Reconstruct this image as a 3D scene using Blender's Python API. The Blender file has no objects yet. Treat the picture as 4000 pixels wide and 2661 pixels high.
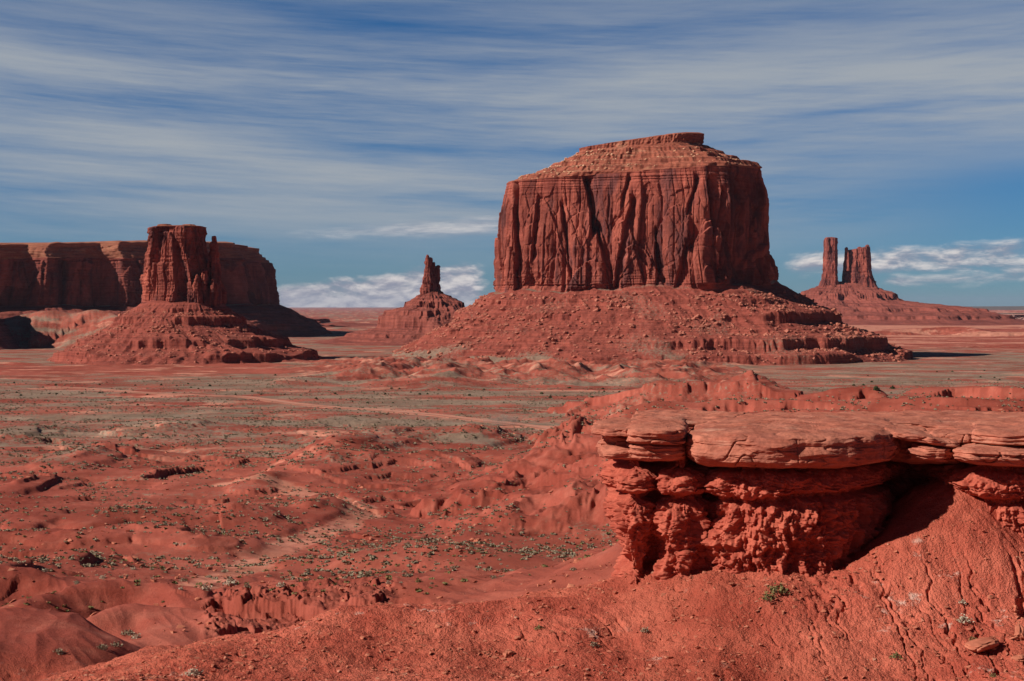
import bpy, bmesh, math, random
import numpy as np
from mathutils import Matrix, Vector

# ------------------------------------------------------------------ camera, sky, sun, exposure
S = bpy.context.scene
COL = S.collection
F = 50.0 / 36.0 * 4000.0                      # focal length in photograph pixels
PITCH = math.atan(133.5 / F)
cam_d = bpy.data.cameras.new('camera'); cam = bpy.data.objects.new('camera', cam_d)
COL.objects.link(cam); S.camera = cam
cam_d.lens = 50; cam_d.sensor_width = 36; cam_d.clip_start = 0.5; cam_d.clip_end = 200000
cam.location = (0, 0, 0); cam.rotation_euler = (math.radians(90) - PITCH, 0, 0)

SUN_EL = math.radians(35); SUN_A = math.radians(17)     # light travels to the right (+x) and away (+y)
EXPO = 0.14
S.view_settings.view_transform = 'Standard'; S.view_settings.look = 'None'
S.view_settings.gamma = 1; S.view_settings.exposure = EXPO
try: S.view_settings.use_curve_mapping = False
except Exception: pass

sun_d = bpy.data.lights.new('sun', 'SUN'); sun = bpy.data.objects.new('sun', sun_d); COL.objects.link(sun)
sun_d.energy = 5.0; sun_d.angle = math.radians(0.5); sun_d.color = (1.0, 0.9, 0.8)
travel = Vector((math.cos(SUN_A) * math.cos(SUN_EL), math.sin(SUN_A) * math.cos(SUN_EL), -math.sin(SUN_EL)))
sun.rotation_euler = travel.to_track_quat('-Z', 'Y').to_euler()
sun.location = (-50, -20, 80)

W = bpy.data.worlds.new('World'); S.world = W; W.use_nodes = True
nt = W.node_tree; nt.nodes.clear()

class NB:
    """tiny node-building helper"""
    def __init__(s, tree): s.t = tree
    def n(s, kind, ins=None, **kw):
        nd = s.t.nodes.new(kind)
        for k, v in kw.items(): setattr(nd, k, v)
        for k, v in (ins or {}).items():
            if isinstance(v, bpy.types.NodeSocket): s.t.links.new(v, nd.inputs[k])
            else: nd.inputs[k].default_value = v
        return nd
    def m(s, op, a, b=0.0, c=0.0, clamp=False):
        nd = s.n('ShaderNodeMath', operation=op, use_clamp=clamp)
        for i, v in enumerate((a, b, c)):
            if isinstance(v, bpy.types.NodeSocket): s.t.links.new(v, nd.inputs[i])
            else: nd.inputs[i].default_value = v
        return nd.outputs[0]
    def mix(s, f, a, b, blend='MIX'):
        nd = s.n('ShaderNodeMix', data_type='RGBA', blend_type=blend)
        for i, v in ((0, f), (6, a), (7, b)):
            if isinstance(v, bpy.types.NodeSocket): s.t.links.new(v, nd.inputs[i])
            elif i == 0: nd.inputs[0].default_value = v
            else: nd.inputs[i].default_value = (*v[:3], 1)
        return nd.outputs[2]
    def sm(s, v, a, b):
        nd = s.n('ShaderNodeMapRange', {'From Min': a, 'From Max': b, 'Value': v}, interpolation_type='SMOOTHSTEP')
        return nd.outputs[0]
    def noise(s, vec, scale, detail=5, rough=0.55, dist=0.0, lac=2.0):
        return s.n('ShaderNodeTexNoise', {'Vector': vec, 'Scale': scale, 'Detail': detail, 'Roughness': rough,
                                          'Distortion': dist, 'Lacunarity': lac}).outputs[0]
    def vec(s, x, y, z=0.0):
        nd = s.n('ShaderNodeCombineXYZ')
        for i, v in enumerate((x, y, z)):
            if isinstance(v, bpy.types.NodeSocket): s.t.links.new(v, nd.inputs[i])
            else: nd.inputs[i].default_value = v
        return nd.outputs[0]
    def scale(s, v, xyz):
        return s.n('ShaderNodeVectorMath', {0: v, 1: xyz}, operation='MULTIPLY').outputs[0]

def build_sky():
    b = NB(nt)
    sky = b.n('ShaderNodeTexSky', sky_type='NISHITA', sun_disc=False, sun_elevation=SUN_EL,
              sun_rotation=math.radians(270) - SUN_A, altitude=1700, air_density=1.0, dust_density=0.3, ozone_density=2.5)
    tc = b.n('ShaderNodeTexCoord')
    sp = b.n('ShaderNodeSeparateXYZ', {0: tc.outputs['Generated']})
    x, y, z = sp.outputs
    az = b.m('ARCTAN2', x, y)                       # radians right of straight ahead
    el = b.m('ARCSINE', z)
    # clear sky: deepen the blue towards the horizon (dry desert air, polarised sky)
    hs = b.n('ShaderNodeHueSaturation', {'Hue': 0.497, 'Saturation': 1.25, 'Value': 1.0, 'Color': sky.outputs[0]})
    e1 = b.sm(el, 0.0, 0.22)
    tint = b.mix(e1, (0.22, 0.44, 0.70), (0.34, 0.56, 0.76))
    tint = b.mix(b.sm(el, 0.26, 0.7), tint, (0.12, 0.15, 0.23))  # sky overhead, out of view, darkened to cut the fill light
    clear = b.mix(1.0, hs.outputs[0], tint, 'MULTIPLY')
    # high thin cloud in long streaks
    tilt = b.m('ADD', el, b.m('MULTIPLY', b.m('MULTIPLY', az, az), -0.10))
    wob = b.noise(b.vec(b.m('MULTIPLY', az, 5), b.m('MULTIPLY', el, 14)), 1, 3)
    el2 = b.m('ADD', tilt, b.m('MULTIPLY', wob, 0.012))
    s1 = b.noise(b.vec(b.m('MULTIPLY', az, 3.4), b.m('MULTIPLY', el2, 48), 3.1), 1, 8, 0.64)
    s2 = b.noise(b.vec(b.m('MULTIPLY', az, 1.7), b.m('MULTIPLY', el2, 12), 9.0), 1, 4, 0.5)
    tl = b.m('ADD', el, b.m('MULTIPLY', az, 0.05))
    s3 = b.noise(b.vec(b.m('MULTIPLY', az, 7), b.m('MULTIPLY', tl, 190), 5.0), 1, 7, 0.68)
    s4 = b.noise(b.vec(b.m('MULTIPLY', az, 26), b.m('MULTIPLY', tl, 330), 8.0), 1, 6, 0.7)
    band = b.m('MULTIPLY', b.sm(el, 0.005, 0.085), b.m('SUBTRACT', 1.0, b.m('MULTIPLY', b.sm(el, 0.15, 0.215), 0.5)))
    leftm = b.m('SUBTRACT', 1.0, b.m('MULTIPLY', b.sm(az, 0.10, 0.36), b.m('SUBTRACT', 1.0, b.sm(el, 0.075, 0.13))))
    d = b.m('ADD', b.m('ADD', b.m('MULTIPLY', s1, 0.62), b.m('MULTIPLY', s4, .08)), b.m('ADD', b.m('MULTIPLY', s2, 0.74), b.m('MULTIPLY', s3, 0.22)))
    cir = b.m('MULTIPLY', b.m('MULTIPLY', b.sm(d, 0.56, 1.04), band), leftm)
    cir = b.m('MULTIPLY', b.m('MULTIPLY', cir, b.m('SUBTRACT', 1.0, b.sm(el, 0.24, 0.42))), 0.92, clamp=True)
    col1 = b.mix(cir, clear, CIRRUS)
    # low cumulus near the horizon, flat below and billowed above
    def bank(a0, a1, lo0, lo1, hi0, hi1, seed, sc=(16, 55), soft=0.012, thr=(0.40, 0.56)):
        t = b.n('ShaderNodeMapRange', {'Value': az, 'From Min': a0, 'From Max': a1}).outputs[0]
        lo = b.m('ADD', lo0, b.m('MULTIPLY', t, lo1 - lo0)); hi = b.m('ADD', hi0, b.m('MULTIPLY', t, hi1 - hi0))
        inb = b.m('MULTIPLY', b.sm(b.m('SUBTRACT', el, lo), -soft, soft), b.m('SUBTRACT', 1.0, b.sm(b.m('SUBTRACT', el, hi), -soft, soft)))
        ia = b.m('MULTIPLY', b.sm(az, a0 - 0.02, a0 + 0.03), b.m('SUBTRACT', 1.0, b.sm(az, a1 - 0.03, a1 + 0.02)))
        nz = b.noise(b.vec(b.m('MULTIPLY', az, sc[0]), b.m('MULTIPLY', el, sc[1]), seed), 1, 8, 0.62, 0.25)
        cov = b.m('MULTIPLY', b.m('MULTIPLY', inb, ia), 1.0)
        dd = b.m('ADD', nz, b.m('MULTIPLY', b.m('SUBTRACT', cov, 1.0), 0.8))
        a = b.sm(dd, *thr)
        nz2 = b.noise(b.vec(b.m('MULTIPLY', az, sc[0]), b.m('MULTIPLY', b.m('ADD', el, 0.0035), sc[1]), seed), 1, 8, 0.62, 0.25)
        edge = b.m('SUBTRACT', nz, nz2)             # bright where the cloud thins upward
        lit = b.sm(edge, -0.10, 0.13)
        return a, b.mix(lit, CUM_D, CUM_L)
    for args in BANKS:
        a, c = bank(*args)
        col1 = b.mix(a, col1, c)
    back = b.m('SUBTRACT', 1.0, b.m('MULTIPLY', b.sm(y, 0.2, -0.35), 0.6))  # unseen sky behind the camera dimmed so shadows get less fill
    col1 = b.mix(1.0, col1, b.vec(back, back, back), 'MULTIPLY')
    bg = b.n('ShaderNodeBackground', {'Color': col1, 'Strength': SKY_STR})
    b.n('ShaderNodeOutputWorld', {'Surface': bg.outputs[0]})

def azp(px): return math.atan((px - 2000) / F)
def elp(py): return math.atan((1197 - py) / F)
SKY_STR = 0.075
CIRRUS = (4.6, 4.95, 5.3)
CUM_D = (3.4, 3.5, 4.4); CUM_L = (9.0, 8.4, 8.1)
BANKS = [
    (azp(980), azp(1960), elp(1270), elp(1200), elp(1115), elp(990), 2.3, (24, 60), 0.011, (0.20, 0.50)),
    (azp(3000), azp(4300), elp(1110), elp(1110), elp(965), elp(915), 7.7, (22, 80), 0.014, (0.24, 0.66)),
    (azp(3350), azp(4300), elp(1150), elp(1130), elp(1060), elp(1030), 4.1, (16, 70), 0.010, (0.26, 0.66)),
    (azp(1000), azp(2060), elp(965), elp(945), elp(890), elp(800), 5.5, (9, 70), 0.012, (0.24, 0.85)),
]
build_sky()

# ------------------------------------------------------------------ numpy noise
rs = np.random.RandomState(7)
PERM = rs.permutation(4096).astype(np.int32)
G3 = rs.normal(size=(4096, 3)).astype(np.float32); G3 /= np.linalg.norm(G3, axis=1)[:, None]
H1 = rs.rand(4096).astype(np.float32)
def hsh(i, j=0, k=0):
    i = np.asarray(i, dtype=np.int64); 
    return PERM[(PERM[(PERM[i & 4095] + j) & 4095] + k) & 4095]
def h01(i, j=0, k=0): return H1[hsh(i, j, k)]
def pn(x, y, z=0.0):
    x, y, z = np.broadcast_arrays(np.asarray(x, np.float32), np.asarray(y, np.float32), np.asarray(z, np.float32))
    xi, yi, zi = np.floor(x), np.floor(y), np.floor(z)
    fx, fy, fz = x - xi, y - yi, z - zi
    xi = xi.astype(np.int32); yi = yi.astype(np.int32); zi = zi.astype(np.int32)
    u = fx*fx*fx*(fx*(fx*6-15)+10); v = fy*fy*fy*(fy*(fy*6-15)+10); w = fz*fz*fz*(fz*(fz*6-15)+10)
    px0 = PERM[xi & 4095]; px1 = PERM[(xi+1) & 4095]
    out = 0
    for dx, pxx, wx in ((0, px0, 1-u), (1, px1, u)):
        for dy in (0, 1):
            pyy = PERM[(pxx + yi + dy) & 4095]; wy = v if dy else 1-v
            for dz in (0, 1):
                g = G3[PERM[(pyy + zi + dz) & 4095]]; wz = w if dz else 1-w
                out = out + wx*wy*wz*(g[..., 0]*(fx-dx) + g[..., 1]*(fy-dy) + g[..., 2]*(fz-dz))
    return out * 1.6
def fbm(x, y, z=0.0, o=5, g=0.5, l=2.03):
    a = 1.0; s = 0; t = 0; x = np.asarray(x, np.float32); y = np.asarray(y, np.float32); z = np.asarray(z, np.float32)
    for i in range(o):
        s = s + a*pn(x+17.3*i, y-9.1*i, z+3.7*i); t += a; a *= g; x = x*l; y = y*l; z = z*l
    return s / t
def ridge(x, y, z=0.0, o=4, g=0.5):
    a = 1.0; s = 0; t = 0; x = np.asarray(x, np.float32); y = np.asarray(y, np.float32); z = np.asarray(z, np.float32)
    for i in range(o):
        s = s + a*(1-np.abs(pn(x+7.3*i, y-5.1*i, z+1.7*i))*1.6); t += a; a *= g; x = x*2.03; y = y*2.03; z = z*2.03
    return s / t
def vor(x, y, z=0.0):
    """F1 distance and cell hash, 3-D"""
    x, y, z = np.broadcast_arrays(np.asarray(x, np.float32), np.asarray(y, np.float32), np.asarray(z, np.float32))
    xi = np.floor(x).astype(np.int32); yi = np.floor(y).astype(np.int32); zi = np.floor(z).astype(np.int32)
    best = np.full(x.shape, 9.0, np.float32); b2 = best.copy(); hh = np.zeros(x.shape, np.float32)
    for a in (-1, 0, 1):
        for b in (-1, 0, 1):
            for c in (-1, 0, 1):
                k = hsh(xi+a, yi+b, zi+c)
                d = (xi+a+H1[k]-x)**2 + (yi+b+H1[(k+1) & 4095]-y)**2 + (zi+c+H1[(k+2) & 4095]-z)**2
                m = d < best
                b2 = np.where(m, best, np.minimum(b2, d)); hh = np.where(m, H1[(k+3) & 4095], hh); best = np.where(m, d, best)
    return np.sqrt(best), np.sqrt(b2), hh
def ss(x, a, b):
    t = np.clip((x-a)/(b-a), 0, 1); return t*t*(3-2*t)

def P(px, py, D):
    cx = (px-2000)/F; cy = -(py-1330.5)/F
    dy = math.cos(PITCH) + cy*math.sin(PITCH); dz = -math.sin(PITCH) + cy*math.cos(PITCH)
    return (cx/dy*D, D, dz/dy*D)

# ------------------------------------------------------------------ object helpers
def tag(o, label=None, cat=None, group=None, kind=None):
    if label: o['label'] = label
    if cat: o['category'] = cat
    if group: o['group'] = group
    if kind: o['kind'] = kind
    return o
def empty(name, loc=(0, 0, 0), **kw):
    o = bpy.data.objects.new(name, None); COL.objects.link(o); o.location = loc
    o.empty_display_size = 1
    return tag(o, **kw)
def link(name, me, mat=None, parent=None, **kw):
    o = bpy.data.objects.new(name, me); COL.objects.link(o)
    if mat and not me.materials: me.materials.append(mat)
    if parent: o.parent = parent
    return tag(o, **kw)
def mesh_arrays(name, co, loops, lt, smooth=True, attrs=None):
    """co (n,3); loops flat vertex index; lt = verts per face (constant int or array)"""
    me = bpy.data.meshes.new(name)
    co = np.ascontiguousarray(co, np.float32); loops = np.ascontiguousarray(loops.ravel(), np.int32)
    nf = len(loops)//lt if np.isscalar(lt) else len(lt)
    tot = np.full(nf, lt, np.int32) if np.isscalar(lt) else np.asarray(lt, np.int32)
    st = np.concatenate(([0], np.cumsum(tot)[:-1])).astype(np.int32)
    me.vertices.add(len(co)); me.vertices.foreach_set('co', co.ravel())
    me.loops.add(len(loops)); me.loops.foreach_set('vertex_index', loops)
    me.polygons.add(nf); me.polygons.foreach_set('loop_start', st)
    if hasattr(me.polygons[0], 'loop_total'):
        try: me.polygons.foreach_set('loop_total', tot)
        except Exception: pass
    me.polygons.foreach_set('use_smooth', np.full(nf, smooth))
    me.update(calc_edges=True)
    for k, a in (attrs or {}).items():
        at = me.color_attributes.new(k, 'FLOAT_COLOR', 'POINT')
        rgba = np.ones((len(co), 4), np.float32); rgba[:, :a.shape[1]] = a
        at.data.foreach_set('color', rgba.ravel())
    return me
def grid_faces(nr, nc, wrap=False, flip=False):
    i = np.arange(nr-1)[:, None]; j = np.arange(nc if wrap else nc-1)[None, :]
    j2 = (j+1) % nc
    q = np.stack([i*nc+j, i*nc+j2, (i+1)*nc+j2, (i+1)*nc+j], -1).reshape(-1, 4)
    return q[:, ::-1] if flip else q
def grid_mesh(name, X, Y, Z, wrap=False, flip=False, smooth=True, attrs=None, origin=(0, 0, 0)):
    nr, nc = X.shape
    co = np.stack([X-origin[0], Y-origin[1], Z-origin[2]], -1).reshape(-1, 3)
    return mesh_arrays(name, co, grid_faces(nr, nc, wrap, flip), 4, smooth, attrs)

# ------------------------------------------------------------------ materials
def new_mat(name):
    m = bpy.data.materials.new(name); m.use_nodes = True; m.node_tree.nodes.clear(); return m, NB(m.node_tree)
def finish(b, col, rough=0.95, bump=None, strength=0.5, dist=1.0, spec=0.12):
    ins = {'Base Color': col, 'Roughness': rough, 'Specular IOR Level': spec}
    if bump is not None:
        ins['Normal'] = b.n('ShaderNodeBump', {'Height': bump, 'Strength': strength, 'Distance': dist}).outputs[0]
    p = b.n('ShaderNodeBsdfPrincipled', ins)
    b.n('ShaderNodeOutputMaterial', {'Surface': p.outputs[0]})
def rock_mat(name, c1, c2, dark, pale=None, k=1.0, streak=0.5, strata=0.3, bump=1.5, mask=False, cover=None, panels=False):
    """k: size unit in metres; streak = dark vertical varnish, strata = horizontal beds"""
    m, b = new_mat(name)
    v = b.n('ShaderNodeTexCoord').outputs['Object']
    n1 = b.noise(v, 0.03/k, 8, 0.6)
    c = b.mix(b.sm(n1, 0.35, 0.65), c1, c2)
    st = b.noise(b.scale(v, (0.012/k, 0.012/k, 0.55/k)), 1, 5, 0.65, 0.4)
    c = b.mix(strata, c, b.mix(b.sm(st, 0.3, 0.7), tuple(x*0.55 for x in c1), tuple(min(1, x*1.35) for x in c2)))
    if pale: 
        pz = b.noise(b.scale(v, (0.02/k, 0.02/k, 0.11/k)), 1, 6, 0.6)
        c = b.mix(b.m('MULTIPLY', b.sm(pz, 0.56, 0.70), 0.6), c, pale)
    if streak:
        sk = b.m('ADD', b.m('MULTIPLY', b.noise(b.scale(v, (0.075/k, 0.075/k, 0.008/k)), 1, 6, 0.62, 0.5), .5), b.m('MULTIPLY', b.noise(b.scale(v, (0.022/k, 0.022/k, 0.011/k)), 1, 5, 0.6, 0.3), .5))
        c = b.mix(b.m('MULTIPLY', b.sm(sk, 0.47, 0.60), streak), c, dark)
    if cover:
        at = b.n('ShaderNodeAttribute', attribute_name='mask').outputs['Color']
        sp = b.n('ShaderNodeSeparateColor', {0: at}).outputs
        nz = b.noise(v, 0.35/k, 6, 0.7)
        f = b.sm(b.m('ADD', sp[0], b.m('MULTIPLY', b.m('SUBTRACT', nz, 0.5), 1.6)), 0.35, 0.75)
        c = b.mix(f, c, cover)
    if panels:
        pa = b.n('ShaderNodeSeparateColor', {0: b.n('ShaderNodeAttribute', attribute_name='mask').outputs['Color']}).outputs[0]
        c = b.mix(1.0, c, b.mix(pa, (0.52, 0.48, 0.50), (1.36, 1.38, 1.34)), 'MULTIPLY')
    f1 = b.noise(v, 0.22/k, 9, 0.65)
    c = b.mix(1.0, c, b.mix(f1, (0.62,)*3, (1.38,)*3), 'MULTIPLY')
    bh = b.m('ADD', f1, b.m('MULTIPLY', b.noise(v, 1.1/k, 6, 0.7), 0.4))
    finish(b, c, 0.95, bh, 0.8, bump*k)
    return m

M = {}
M['cliff'] = rock_mat('red_sandstone', (0.27, 0.068, 0.050), (0.385, 0.108, 0.075), (0.115, 0.042, 0.042), k=1, streak=0.85, strata=0.2, bump=1.4, panels=True)
M['talus'] = rock_mat('red_shale_slope', (0.235, 0.056, 0.041), (0.32, 0.083, 0.058), (0.10, 0.03, 0.028), k=1, streak=0.0, strata=0.42, bump=2.0, cover=(0.25, 0.17, 0.125))
M['summit'] = rock_mat('summit_beds', (0.25, 0.078, 0.050), (0.36, 0.145, 0.09), (0.12, 0.04, 0.03), pale=(0.42, 0.235, 0.14), k=0.7, streak=0.0, strata=0.5, bump=1.6)
M['upper'] = rock_mat('red_upper_beds', (0.24, 0.062, 0.042), (0.35, 0.115, 0.072), (0.12, 0.04, 0.03), pale=(0.46, 0.24, 0.15), k=0.8, streak=0.0, strata=0.6, bump=2.0)
M['far_cliff'] = rock_mat('far_mesa_rock', (0.25, 0.066, 0.050), (0.35, 0.10, 0.072), (0.11, 0.04, 0.042), k=1.5, streak=0.7, strata=0.2, bump=2.0, panels=True)  # far cliffs: base colours slightly deeper than the red sandstone, larger pattern
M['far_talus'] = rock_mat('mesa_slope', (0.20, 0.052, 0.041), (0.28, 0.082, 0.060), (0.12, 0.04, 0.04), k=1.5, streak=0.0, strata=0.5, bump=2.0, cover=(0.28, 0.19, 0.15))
M['boulder'] = rock_mat('fallen_sandstone', (0.34, 0.11, 0.075), (0.46, 0.175, 0.12), (0.2, 0.08, 0.06), k=0.6, streak=0.0, strata=0.15, bump=0.8)
M['mud'] = rock_mat('knobbly_mudstone', (0.35, 0.074, 0.048), (0.47, 0.118, 0.075), (0.2, 0.04, 0.03), k=0.045, streak=0.0, strata=0.12, bump=1.2)
M['cap'] = rock_mat('caprock_sandstone', (0.36, 0.108, 0.070), (0.50, 0.182, 0.120), (0.22, 0.075, 0.06), pale=(0.58, 0.30, 0.215), k=0.07, streak=0.35, strata=0.22, bump=1.0)
M['near_boulder'] = rock_mat('near_boulder_rock', (0.42, 0.13, 0.08), (0.50, 0.18, 0.11), (0.2, 0.06, 0.05), pale=(0.60, 0.36, 0.26), k=0.05, streak=0.0, strata=0.4, bump=0.6)

def ground_mat():
    m, b = new_mat('desert_ground')
    v = b.n('ShaderNodeTexCoord').outputs['Object']
    at = b.n('ShaderNodeAttribute', attribute_name='mask').outputs['Color']
    sage, pale, near = b.n('ShaderNodeSeparateColor', {0: at}).outputs
    n0 = b.noise(v, 0.012, 8, 0.6); n1 = b.noise(v, 0.16, 9, 0.65); n2 = b.noise(v, 1.6, 8, 0.7)
    red = b.mix(b.sm(n0, 0.35, 0.65), (0.275, 0.060, 0.040), (0.37, 0.096, 0.065))
    red = b.mix(b.m('MULTIPLY', b.sm(n1, 0.45, 0.7), 0.5), red, (0.42, 0.135, 0.092))
    nearc = b.mix(b.sm(n1, 0.35, 0.65), (0.39, 0.082, 0.052), (0.53, 0.142, 0.090))
    c = b.mix(near, red, nearc)
    pf = b.sm(b.m('ADD', pale, b.m('MULTIPLY', b.m('SUBTRACT', n1, 0.5), 1.0)), 0.3, 0.8)
    c = b.mix(pf, c, (0.54, 0.225, 0.155))
    # sage scrub too small to model one by one, seen as mottled grey green
    n3 = b.noise(v, 0.42, 6, 0.75)
    sf = b.sm(b.m('ADD', b.m('MULTIPLY', sage, 0.9), b.m('MULTIPLY', b.m('SUBTRACT', n3, 0.5), 1.9)), 0.32, 0.62)
    c = b.mix(b.m('MULTIPLY', sf, 0.8), c, b.mix(n1, (0.18, 0.165, 0.12), (0.33, 0.265, 0.195)))
    # white salt crust specks
    n4 = b.noise(v, 0.5, 5, 0.7)
    c = b.mix(b.m('MULTIPLY', b.m('MULTIPLY', b.sm(n4, 0.60, 0.70), b.sm(b.noise(v, 0.09, 3, .5), .5, .62)), b.m('MULTIPLY', near, 0.75)), c, (0.62, 0.42, 0.34))
    c = b.mix(1.0, c, b.mix(n2, (0.74,)*3, (1.26,)*3), 'MULTIPLY')
    big = b.noise(v, 0.035, 4, 0.55, 0.6)
    c = b.mix(1.0, c, b.mix(b.sm(big, 0.35, 0.65), (0.82, 0.78, 0.76), (1.12, 1.14, 1.16)), 'MULTIPLY')
    h = b.m('ADD', b.m('MULTIPLY', n2, b.m('SUBTRACT', 0.17, b.m('MULTIPLY', near, .02))), b.m('MULTIPLY', b.noise(v, 6.0, 4, 0.6), 0.07))
    vo = b.n('ShaderNodeTexVoronoi', {'Vector': v, 'Scale': 6.5, 'Randomness': 1.0}); vo2 = b.n('ShaderNodeTexVoronoi', {'Vector': v, 'Scale': 15.0})
    peb = b.m('ADD', b.m('MULTIPLY', vo.outputs[0], -0.07), b.m('MULTIPLY', vo2.outputs[0], -0.05))
    h = b.m('ADD', h, b.m('MULTIPLY', peb, near))
    h = b.m('ADD', h, b.m('MULTIPLY', n3, b.m('ADD', 0.12, b.m('MULTIPLY', sage, 0.9))))
    cg = b.n('ShaderNodeSeparateColor', {0: vo2.outputs['Color']}).outputs[0]
    c = b.mix(b.m('MULTIPLY', near, 0.8), c, b.mix(1.0, c, b.mix(cg, (0.85,)*3, (1.15,)*3), 'MULTIPLY'))
    finish(b, c, 0.97, h, 0.9, 1.0, 0.08)
    return m
M['ground'] = ground_mat()
def plain_mat(name, c1, c2, scale=3.0, bump=0.02, rough=0.9):
    m, b = new_mat(name)
    v = b.n('ShaderNodeTexCoord').outputs['Object']
    n = b.noise(v, scale, 5, 0.6)
    finish(b, b.mix(n, c1, c2), rough, n, 0.5, bump)
    return m
M['road'] = plain_mat('graded_dirt', (0.46, 0.19, 0.135), (0.60, 0.30, 0.215), 0.12, 0.1)
M['sage'] = plain_mat('sage_leaves', (0.21, 0.17, 0.115), (0.36, 0.29, 0.20), 2.0)
M['greenbush'] = plain_mat('green_leaves', (0.13, 0.125, 0.05), (0.24, 0.21, 0.09), 2.0)
M['palebush'] = plain_mat('pale_dry_leaves', (0.40, 0.34, 0.25), (0.55, 0.47, 0.36), 2.0)
M['juniper'] = plain_mat('juniper_foliage', (0.035, 0.05, 0.022), (0.075, 0.095, 0.04), 1.0)
M['twig'] = plain_mat('dry_wood', (0.14, 0.08, 0.05), (0.26, 0.17, 0.11), 4.0)

# ------------------------------------------------------------------ ground
def polar(X, Y): return np.arctan2(X, Y), np.hypot(X, Y)
CP = []
def cp(*pts):
    for px, py, D in pts:
        x, y, z = P(px, py, D); CP.append((math.atan2(x, y), math.hypot(x, y), z))
cols = (-900, 0, 700, 1400, 2100, 2800, 3500, 4200, 4900)
for c in cols:                                # open valley floor
    for py, D in ((1600, 950), (1800, 610), (2000, 430), (2200, 300)):
        if c > 2400: pass
        if c > 2400 and py > 1600: py -= 60
        if py == 2200 and c > 2400: continue
        cp((c, py, D))
for c in (-900, 400, 1500, 2800, 4200, 4900): # overlook falling into the near gully
    x = math.atan((c-2000)/F)
    for r, z in ((1.5, -2), (10, -6), (30, -13), (60, -20)): CP.append((x, r, z))
    for r in (1600, 3000, 9000, 60000): CP.append((x, r, -69))
cp((350, 2661, 82), (1000, 2661, 82), (1500, 2661, 83), (2000, 2661, 84), (2500, 2661, 84), (3000, 2661, 84), (3500, 2661, 83), (4000, 2661, 81), (4500, 2661, 80))
cp((1500, 2500, 91), (2000, 2490, 92), (2500, 2400, 94), (3000, 2390, 90), (3500, 2340, 92), (4000, 2400, 90), (4400, 2400, 90), (1000, 2540, 89))
crest = [(420, 2630, 88), (600, 2565, 91), (850, 2495, 94), (1100, 2452, 97), (1200, 2425, 98), (1350, 2375, 99), (1500, 2360, 100), (1700, 2352, 100), (2000, 2330, 101), (2200, 2285, 101), (2480, 2200, 102)]
cp(*crest)
for px, py, D in crest:
    x, y, z = P(px, py, D)
    for dd, dz in (((10, -2.2), (22, -5)) if px < 700 else ((10, -4), (26, -11)) if px < 1250 else ((10, -6), (26, -17))):
        k = (D+dd)/D; CP.append((math.atan2(x, y), math.hypot(x, y)*k, z+dz))
cp((2620, 2165, 100), (2800, 2204, 96.6), (3000, 2224, 95.7), (3200, 2211, 96.3), (3400, 2130, 98), (3500, 2075, 99), (3600, 2000, 100), (3700, 1925, 101), (3650, 1880, 105), (3500, 1960, 105), (3800, 2010, 99.5),
   (3900, 2190, 96), (4050, 2200, 96), (4400, 2150, 96), (3780, 2080, 98), (2620, 2140, 112), (3200, 2000, 112), (3700, 1850, 112), (4400, 1850, 112), (4400, 1800, 140), (3500, 1900, 140), (2800, 2100, 140))
cp((4400, 1800, 200), (3500, 1800, 200), (2800, 1950, 200))
# hills on the left between ridge and wash
cp((-500, 2420, 150), (0, 2410, 150), (200, 2412, 150), (330, 2445, 146), (480, 2510, 134), (0, 2661, 112), (250, 2640, 112), (-500, 2661, 110))
def cz(px, D, z): CP.append((math.atan((px-2000)/F), math.hypot((px-2000)/F*D, D), z))
for px, D, z in ((700, 130, -36), (620, 118, -32), (850, 160, -39.8), (560, 158, -41), (300, 172, -43), (0, 172, -42), (-500, 172, -42), (600, 210, -47), (200, 215, -48), (-300, 215, -47), (1000, 165, -39.6), (1200, 160, -38.9), (1400, 152, -37.2), (1150, 140, -38)): cz(px, D, z)
cp((830, 2374, 184), (1000, 2380, 180), (1200, 2378, 177), (1400, 2368, 172), (1600, 2350, 172), (1850, 2335, 168))
cp((200, 2270, 245), (900, 2290, 235), (1300, 2300, 225), (1700, 2290, 215), (2100, 2260, 210), (2400, 2180, 230))
CPa = np.array(CP)
def q_of(th, r): return np.clip(th, -0.6, 0.6)*1.6, np.log(np.maximum(r, 1.0))
cu, cv = q_of(CPa[:, 0], CPa[:, 1])
def kern(d2): return np.sqrt(d2 + 0.0016)
A_ = kern((cu[:, None]-cu)**2 + (cv[:, None]-cv)**2)
n_ = len(cu); Q = np.c_[np.ones(n_), cu, cv]
Mx = np.block([[A_, Q], [Q.T, np.zeros((3, 3))]])
Wt = np.linalg.solve(Mx, np.r_[CPa[:, 2], 0, 0, 0]).astype(np.float32)
def base_z(th, r):
    u, v = q_of(th, r); u = u.astype(np.float32); v = v.astype(np.float32)
    z = Wt[n_] + Wt[n_+1]*u + Wt[n_+2]*v
    for i in range(n_): z = z + Wt[i]*kern((u-cu[i])**2 + (v-cv[i])**2)
    far = ss(v, math.log(1500), math.log(1700))
    z = np.minimum(z, -1.8 - 0.28*np.minimum(r, 14))
    return z*(1-far) + (-69)*far

def ground_at_px(px, py, D0=80, D1=9000):
    """where the line of sight through a photograph pixel meets the valley: real place for a thing seen there"""
    D = np.exp(np.linspace(math.log(D0), math.log(D1), 900)); x, y, z = P(px, py, 1.0)
    g = base_z(np.arctan2(x*D, D), np.hypot(x*D, D))
    below = z*D < g
    i = int(np.argmax(below)) if below.any() else len(D)-1
    return float(x*D[i]), float(D[i])

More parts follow.
